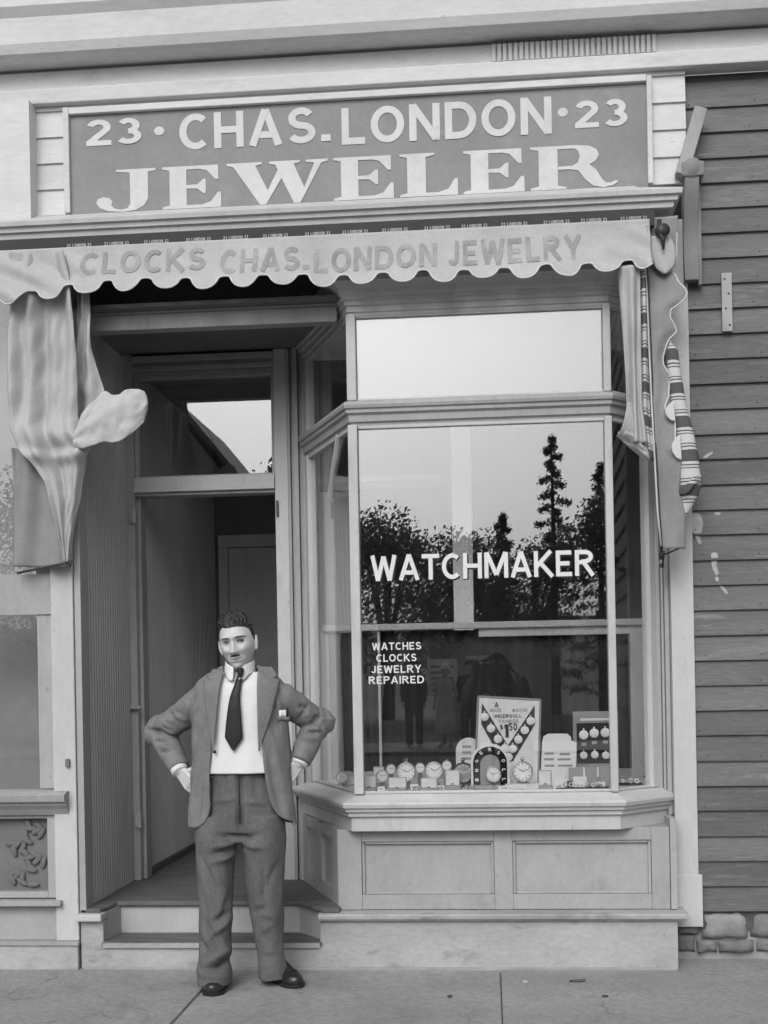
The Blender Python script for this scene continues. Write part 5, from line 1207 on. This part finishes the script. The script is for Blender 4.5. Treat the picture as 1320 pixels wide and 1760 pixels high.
# trays of small things
rnd = random.Random(5)
for (x0, x1, Y, lb) in ((955, 1046, .115, 'shallow tray of small rings and trinkets below the price card'), (1062, 1104, .30, 'dark tray in the right-hand corner of the show window')):
    X0 = at(x0, 1355, Y)[0]; X1 = at(x1, 1355, Y)[0]; t = thing('trinket_tray', lb, 'tray', ((X0 + X1) / 2, Y, ZD))
    MB().box(X0, X1, Y - .035, Y + .035, ZD, ZD + .01, .003).out('tray', M_VELV, t)
    for k in range(9 if x0 < 1000 else 3):
        X = lerp(X0 + .01, X1 - .01, (k + .5) / (9 if x0 < 1000 else 3)); r = rnd.uniform(.006, .010); yy = Y + rnd.uniform(-.02, .02)
        MB().tube([(X + r * math.cos(a), yy + .3 * r * math.sin(a), ZD + .012 + r + r * math.sin(a)) for a in [2 * pi * q / 12 for q in range(13)]], r * .3, 5).out('ring', M_NICK if k % 2 else M_DIAL, t, True)
tag(MB().box(at(975, 1350, .15)[0], at(983, 1350, .15)[0], .14, .17, ZD, ZD + .035, .003).out('ring_box', M_VELV), 'small closed black ring box beside the low wide presentation box', 'box')
# loose trinkets between the boxes
for k, (x, Y) in enumerate(((708, .11), (715, .13), (757, .10), (802, .10), (812, .11))):
    X = at(x, 1355, Y)[0]; r = .009
    tag(MB().tube([(X + r * math.cos(a), Y + .3 * r * math.sin(a), ZD + .003 + r + r * math.sin(a)) for a in [2 * pi * q / 12 for q in range(13)]], r * .3, 5).out('finger_ring', M_NICK, None, True), ('metal ring on the deck just right of the box below the pocket watch', 'metal ring just left of the box below the pale-rimmed alarm clock', 'metal ring on the deck left of the tall open presentation box', 'metal ring on the deck left of the arched display frame', 'metal ring on the deck touching the foot of the arched display')[k], 'ring', 'loose rings on the window deck')

# price tickets and small watches filling the front row
def ticket(x, y0, Y, w_, label):
    X, Z = at(x, y0, Y); hw = w_ / 2 / S_(Y); t = thing('price_ticket', label, 'ticket', (X, Y, ZD), 'price tickets in the window')
    b_ = MB().box(X - hw, X + hw, 0, .002, 0, Z - ZD, 0); b_.bm.transform(Matrix.Translation((0, Y, ZD + .0005)) @ Matrix.Rotation(-.2, 4, 'X')); b_.out('card', M_WHITE, t)
    b_ = MB().box(X - hw * .6, X + hw * .6, -.001, -.0003, (Z - ZD) * .4, (Z - ZD) * .6, 0); b_.bm.transform(Matrix.Translation((0, Y, ZD + .0005)) @ Matrix.Rotation(-.2, 4, 'X')); b_.out('print_line', M_CARDG, t)
ticket(655, 1352, .10, 12, 'small white price ticket between the first and second presentation boxes'); ticket(712, 1348, .14, 14, 'small white price ticket left of the box below the pale-rimmed clock'); ticket(758, 1350, .12, 11, 'small white price ticket right of the box below the pale-rimmed clock')
ticket(866, 1351, .095, 18, 'white price ticket leaning on the foot of the arched display'); ticket(958, 1346, .16, 16, 'white price ticket in front of the shouldered price card'); ticket(1032, 1344, .13, 16, 'white price ticket beside the right corner post')
clock(672, 1322, 9, .34, 'small pale clock at the back, left of the large pocket watch', 'stand_watch', 'watch', False, False)
clock(722, 1320, 9, .36, 'small pale clock at the back between the two round clocks', 'stand_watch', 'watch', False, False)
clock(768, 1316, 9, .38, 'small pale clock at the back above the tall open box', 'stand_watch', 'watch', False, True)
jbox(640, 660, 1318, 1340, .38, 'open presentation box at the back behind the leftmost row')
jbox(950, 972, 1338, 1360, .12, 'square presentation box in front of the shouldered price card', M_SATIN)
# ---------------------------------------------------------------- across the street (seen mirrored in the window)
struct(box('far_pavement', -60, 60, -20.2, -17.0, -.3, .0, M_WALK, None, 0))
struct(box('far_kerb', -60, 60, -16.997, -16.85, -.3, .004, M_STONE, None, .01))
vs = []; fs = []; nx, ny = 60, 20
for j in range(ny + 1):
    for i in range(nx + 1):
        x = lerp(-70, 70, i / nx); y = lerp(-20.2, -70, j / ny); k = j / ny
        vs.append((x, y, -.02 + 5.0 * k * k + .5 * noise.noise(Vector((x * .1, y * .1, 0))) * min(1, k * 5)))
for j in range(ny):
    for i in range(nx): fs.append((j * (nx + 1) + i, j * (nx + 1) + i + 1, (j + 1) * (nx + 1) + i + 1, (j + 1) * (nx + 1) + i))
struct(new('hillside', vs, fs, mat('rough_grass', .12, .95, .3, 2.0, bump=.8, bscale=8), None, True))
M_LEAF = mat('foliage', .13, .8, .35, 1.5, bump=0, grain=.2); M_NEED = mat('conifer_needles', .085, .85, .3, 2.0, bump=0, grain=.2); M_BARK = mat('bark', .06, .9, .3, 8, bump=.8)
for m_ in (M_LEAF, M_NEED):     # thin leaves pass some light
    n_ = m_.node_tree.nodes; l_ = m_.node_tree.links; p_ = n_['Principled BSDF']; tl = n_.new('ShaderNodeBsdfTranslucent'); tl.inputs[0].default_value = (.16, .16, .16, 1); mx_ = n_.new('ShaderNodeMixShader'); mx_.inputs[0].default_value = .45
    l_.new(p_.outputs[0], mx_.inputs[1]); l_.new(tl.outputs[0], mx_.inputs[2]); l_.new(mx_.outputs[0], n_['Material Output'].inputs[0])
def leaves(rng, pts, size):
    vs = []; fs = []
    for c in pts:
        a = Vector((rng.gauss(0, 1), rng.gauss(0, 1), rng.gauss(0, 1))).normalized(); b_ = a.orthogonal().normalized(); c_ = a.cross(b_); s = size * rng.uniform(.6, 1.4); k = len(vs)
        vs += [c + b_ * s, c + c_ * s * .6, c - b_ * s, c - c_ * s * .6]; fs.append((k, k + 1, k + 2, k + 3))
    return vs, fs
def broadleaf(X, Y, z0, hgt, rad, label, seed, n=11000):
    rng = random.Random(seed); t = thing('broadleaf_tree', label, 'tree', (X, Y, z0), 'trees across the street')
    b_ = MB(); b_.tube([(X, Y, z0 - .2), (X + .1, Y, z0 + hgt * .3), (X, Y + .1, z0 + hgt * .75)], [.2, .15, .05], 8)
    cl = []
    for k in range(16):
        a = rng.uniform(0, 2 * pi); r = rad * rng.uniform(.2, .8); z = z0 + hgt * rng.uniform(.35, .92); r *= 1 - .5 * max(0, (z - z0) / hgt - .6) / .4
        c = Vector((X + r * math.cos(a), Y + r * math.sin(a), z)); cl.append((c, rad * rng.uniform(.28, .46))); b_.tube([(X, Y, z0 + hgt * .3), (X + r * .5 * math.cos(a), Y + r * .5 * math.sin(a), (z + z0 + hgt * .3) / 2 + .1), c], [.08, .05, .02], 6)
    b_.out('trunk', M_BARK, t, True)
    pts = []
    for k in range(n):
        c, r = rng.choice(cl); d = Vector((rng.gauss(0, 1), rng.gauss(0, 1), rng.gauss(0, .8))).normalized() * r * rng.uniform(.55, 1.05); pts.append(c + d)
    v_, f_2 = leaves(rng, pts, .058); new('crown', v_, f_2, M_LEAF, t)
def conifer(X, Y, z0, hgt, rad, label, seed, n=8000):
    rng = random.Random(seed); t = thing('conifer_tree', label, 'tree', (X, Y, z0), 'trees across the street')
    MB().tube([(X, Y, z0 - .2), (X, Y, z0 + hgt * .98)], [.16, .02], 8).out('trunk', M_BARK, t, True)
    pts = []; nb = 46
    for k in range(nb):
        h_ = .12 + .88 * k / nb; a = k * 2.4; L = rad * (1 - h_) ** .85 * rng.uniform(.65, 1.15) + .08
        for q in range(n // nb):
            u = rng.random() ** .7; s = L * u; w_ = .10 + .16 * L * (1 - u)
            pts.append(Vector((X + s * math.cos(a) + rng.gauss(0, w_ * .5), Y + s * math.sin(a) + rng.gauss(0, w_ * .5), z0 + hgt * h_ - .25 * s + rng.gauss(0, .06))))
    v_, f_2 = leaves(rng, pts, .045); new('crown', v_, f_2, M_NEED, t)
def gz(Y): return -.02 + 5.0 * ((-20.2 - Y) / 49.8) ** 2 - .1
tr_ = [(-5.2, -27, 5.4, 2.6, 'bushy tree left of the clearing'), (-2.9, -29, 5.2, 2.2, 'rounded tree behind the notice post'), (-.9, -31, 4.9, 2.0, 'low broad tree over the cottage roof'), (1.4, -32, 5.3, 2.3, 'broad tree between the two tallest conifers'), (4.4, -29, 5.6, 2.4, 'bushy tree right of the conifers'), (7.8, -28, 6.0, 2.8, 'large tree far along the street to the right'), (-8.6, -27, 6.3, 3.0, 'large tree far along the street to the left'), (-12.5, -28, 6.5, 3.0, 'outermost broad tree at the left end of the street'), (12, -28, 6.5, 3.0, 'outermost broad tree at the right end of the street')]
for i, (X, Y, h_, r_, lb) in enumerate(tr_): broadleaf(X, Y, gz(Y), h_ * 1.12, r_ * 1.1, lb + ' across the street', 20 + i)
broadleaf(-4.3, -20.8, gz(-20.8), 7.2, 2.2, 'nearest tall tree overhanging the far pavement', 55)
broadleaf(-5.6, -31, gz(-31), 8.0, 2.0, 'tall tree beside the large gabled house across the street', 58)
for i, (X, Y, h_, r_, lb) in enumerate(((2.0, -31, 8.6, 1.5, 'tallest pointed conifer across the street'), (3.5, -32, 7.9, 1.4, 'slightly shorter conifer right of the tallest one'), (.5, -32, 6.4, 1.3, 'small conifer left of the tallest one'), (-7.0, -33, 9.0, 1.8, 'lone conifer behind the trees on the left'))): conifer(X, Y, gz(Y), h_ - gz(Y), r_, lb, 70 + i)
# cottage
C = thing('cottage', 'pale clapboard cottage with white framed window among the trees', 'house', (.4, -25, gz(-24)))
zc = gz(-23.5)
box('wall', -.9, 1.5, -27, -24, zc, 2.0, mat('cottage_paint', .4, .8, .1, 2, bump=.1), C, 0)
for k in range(13): MB().prism([(-24.0, zc + .02 + k * .14), (-23.97, zc + .02 + k * .14), (-23.995, zc + .15 + k * .14)], -.9, 1.5, 'X').out('clapboard', MATS['cottage_paint'], C)
MB().prism([(-1.15, 1.97), (.3, 2.75), (1.75, 1.97), (1.75, 1.87), (.3, 2.65), (-1.15, 1.87)], -27.2, -23.7).out('roof', M_SOFFIT, C); MB().prism([(-.9, 2.0), (.3, 2.63), (1.5, 2.0)], -27, -24.001).out('gable', MATS['cottage_paint'], C)
wi = MB()
for (a, b_, c, d) in ((-.55, -.45, 1.0, 1.9), (.05, .15, 1.0, 1.9), (-.449, .049, 1.8, 1.9), (-.449, .049, 1.0, 1.08), (-.23, -.17, 1.081, 1.799)): wi.box(a, b_, -23.96, -23.9, c, d, 0)
wi = wi.out('window', M_WHITE, C); box('pane', -.449, .049, -23.955, -23.95, 1.081, 1.799, M_BLACK, wi, 0)
# big gabled house whose roof shows in the door transom
B = thing('gabled_house', 'large grey gabled house further left across the street', 'house', (-6.4, -24, 0))
box('wall', -9.5, -5.6, -27, -22.5, -.1, 5.4, mat('house_paint', .3, .8, .1, 2, bump=.1), B, 0)
MB().prism([(-10, 5.3), (-7.5, 8.3), (-5.1, 5.3), (-5.1, 5.15), (-7.5, 8.1), (-10, 5.15)], -27.3, -22.2).out('roof', M_SOFFIT, B); MB().prism([(-9.5, 5.4), (-7.55, 7.9), (-5.6, 5.4)], -27, -22.501).out('gable', MATS['house_paint'], B)
for x in (-8.9, -6.9):
    w_ = box('window', x, x + .9, -22.49, -22.44, 1.2, 2.6, M_WHITE, B, .01); box('pane', x + .1, x + .8, -22.438, -22.43, 1.3, 2.5, M_BLACK, w_, 0)
# notice on a post
P = thing('notice_post', 'white printed notice nailed to a post on the far pavement', 'notice', (-.95, -19.4, 0))
box('post', -1.0, -.9, -19.45, -19.35, 0, 2.0, M_BARK, P, .01); nb_ = box('notice', -1.26, -.64, -19.34, -19.32, 1.0, 1.76, M_WHITE, P, 0)
for k in range(5): box('print_line', -1.18, -.72 - .06 * (k % 2), -19.318, -19.315, 1.1 + k * .12, 1.15 + k * .12, M_CARDG, P, 0)
# people on the far pavement
def figure(X, Y, hgt, label, dress, top, yaw=0.):
    t = thing('person', label, 'person', (X, Y, 0)); s = hgt / 1.72
    def p(x, y, z): q = Matrix.Rotation(yaw, 3, 'Z') @ Vector((x * s, y * s, z * s)); return Vector((X, Y, 0)) + q
    b_ = MB(); b_.ell(p(0, 0, 1.60), (.078 * s, .095 * s, .115 * s)); b_.caps(p(0, .01, 1.5), p(0, 0, 1.42), .05, .055); b_.ell(p(0, .10, 1.585), (.016, .02, .025))
    for a in (-1, 1):
        b_.caps(p(a * .17, 0, 1.38), p(a * .23, -.02, 1.12), .045, .038); b_.caps(p(a * .23, -.02, 1.12), p(a * .21, .08, .88), .036, .026); b_.ell(p(a * .21, .09, .83), (.03, .04, .055))
        b_.caps(p(a * .09, 0, .9), p(a * .1, .01, .5), .08, .052); b_.caps(p(a * .1, .01, .5), p(a * .1, -.02, .09), .05, .035); b_.caps(p(a * .1, -.02, .05), p(a * .12, .13, .035), .035, .03)
    b_.loft([[p(w_ * math.cos(q), d * math.sin(q), z) for q in [2 * pi * k / 18 for k in range(18)]] for z, w_, d in ((.85, .15, .1), (1.0, .14, .1), (1.2, .16, .1), (1.36, .18, .09), (1.44, .07, .06))])
    o = b_.out('body', M_SKIN2, t); remesh(o, .014, 3)
    g_ = MB()
    if dress:
        g_.loft([[p(w_ * math.cos(q) * (1 + .04 * math.sin(6 * q)), d * math.sin(q) * (1 + .04 * math.sin(6 * q)), z) for q in [2 * pi * k / 40 for k in range(40)]] for z, w_, d in ((.28, .26, .22), (.6, .22, .19), (.95, .17, .14), (1.05, .155, .12), (1.22, .18, .135), (1.36, .195, .11), (1.45, .08, .07))]); g_.out('dress', top, t, True)
        h_ = MB(); h_.ell(p(0, -.02, 1.66), (.14 * s, .15 * s, .03)); h_.ell(p(0, -.01, 1.69), (.09 * s, .1 * s, .07)); h_.out('hat', M_SATIN, t, True)
    else:
        g_.loft([[p(w_ * math.cos(q), d * math.sin(q), z) for q in [2 * pi * k / 24 for k in range(24)]] for z, w_, d in ((.72, .19, .14), (1.0, .175, .13), (1.2, .19, .13), (1.36, .205, .11), (1.45, .08, .07))])
        for a in (-1, 1): g_.caps(p(a * .17, 0, 1.37), p(a * .23, -.02, 1.12), .065, .058); g_.caps(p(a * .23, -.02, 1.12), p(a * .21, .07, .92), .056, .045)
        c_ = g_.out('coat', top, t); remesh(c_, .014, 3); tr2 = MB()
        for a in (-1, 1): tr2.caps(p(a * .09, 0, .86), p(a * .1, .01, .5), .10, .08); tr2.caps(p(a * .1, .01, .5), p(a * .1, -.01, .1), .08, .075)
        remesh(tr2.out('trousers', top, t), .014, 3)
        h_ = MB(); h_.ell(p(0, 0, 1.66), (.13 * s, .15 * s, .018)); h_.ell(p(0, 0, 1.70), (.085 * s, .1 * s, .06)); h_.out('hat', top, t, True)
M_SKIN2 = mat('street_skin', .4, .6, .05)
figure(-1.5, -18.6, 1.74, 'man in dark suit and hat on the far pavement by the notice', False, mat('black_cloth', .02, .9))
figure(-.86, -18.4, 1.62, 'woman in pale dress and hat on the far pavement by the notice', True, mat('pale_cloth', .5, .9), .3)
figure(-.40, -18.7, 1.70, 'man in black coat beside the woman on the far pavement', False, MATS['black_cloth'], -.2)
# the photographer's stand camera and the photographer under the cloth
K = thing('stand_camera', 'wooden stand camera on a tripod in the road, facing the shop', 'camera', (.05, -6.1, -.14))
M_MAHO = mat('dark_mahogany', .04, .4, .2, 10)
box('front_standard', -.11, .16, -5.95, -5.91, 1.24, 1.52, M_MAHO, K, .006); MB().lathe([(.001, 0), (.04, 0), (.04, .05), (.034, .05), (.03, .02), (.001, .02)], Matrix.Translation((.02, -5.91, 1.385)) @ Matrix.Rotation(-pi / 2, 4, 'X'), 20).out('lens', M_BLACK, K, True)
bl_ = MB(); bl_.loft([[(.025 + sx_ * w_, y, 1.38 + sz_ * w_) for sx_, sz_ in ((-1, -1), (1, -1), (1, 1), (-1, 1))] for y, w_ in [(-5.951 - k * .02, .12 if k % 2 else .10) for k in range(10)]]); bl_.out('bellows', M_BLACK, K); box('back_standard', -.13, .18, -6.19, -6.14, 1.22, 1.55, M_MAHO, K, .006)
for (x, y) in ((-.35, -5.98), (.42, -5.98), (.04, -6.7)): MB().tube([(.025, -6.05, 1.23), (x, y, -.14)], [.022, .014], 8).out('leg', M_MAHO, K)
t = thing('person', 'photographer bent under a black cloth behind the stand camera', 'person', (.25, -6.65, -.14))
b_ = MB(); b_.ell((.10, -6.36, 1.45), (.09, .11, .12)); b_.caps((.12, -6.42, 1.4), (.25, -6.7, 1.05), .10, .14)
for a in (-1, 1): b_.caps((.25 + a * .09, -6.72, .85), (.27 + a * .13, -6.68, .35), .085, .06); b_.caps((.27 + a * .13, -6.68, .35), (.27 + a * .14, -6.72, -.05), .055, .045); b_.caps((.27 + a * .14, -6.72, -.09), (.27 + a * .16, -6.58, -.10), .04, .035); b_.caps((.14 + a * .2, -6.45, 1.33), (.1 + a * .3, -6.3, 1.12), .05, .045); b_.caps((.1 + a * .3, -6.3, 1.12), (.03 + a * .17, -6.18, 1.3), .042, .03); b_.ell((.03 + a * .16, -6.16, 1.32), (.03, .04, .045))
b_.caps((.25, -6.7, 1.1), (.25, -6.72, .85), .15, .15); o = b_.out('body', MATS['black_cloth'], t); remesh(o, .014, 4)
sheet('dark_cloth', 36, 20, lambda u, v: (.08 + (.22 + .12 * v) * math.cos(pi * u) * -1 - .02, -6.12 - .42 * v + .015 * math.sin(u * 20), 1.18 - .10 * v + (.42 - .05 * v) * math.sin(pi * u) ** .7 + .02 * math.sin(u * 14 + v * 5)), M_VELV, t, .006)
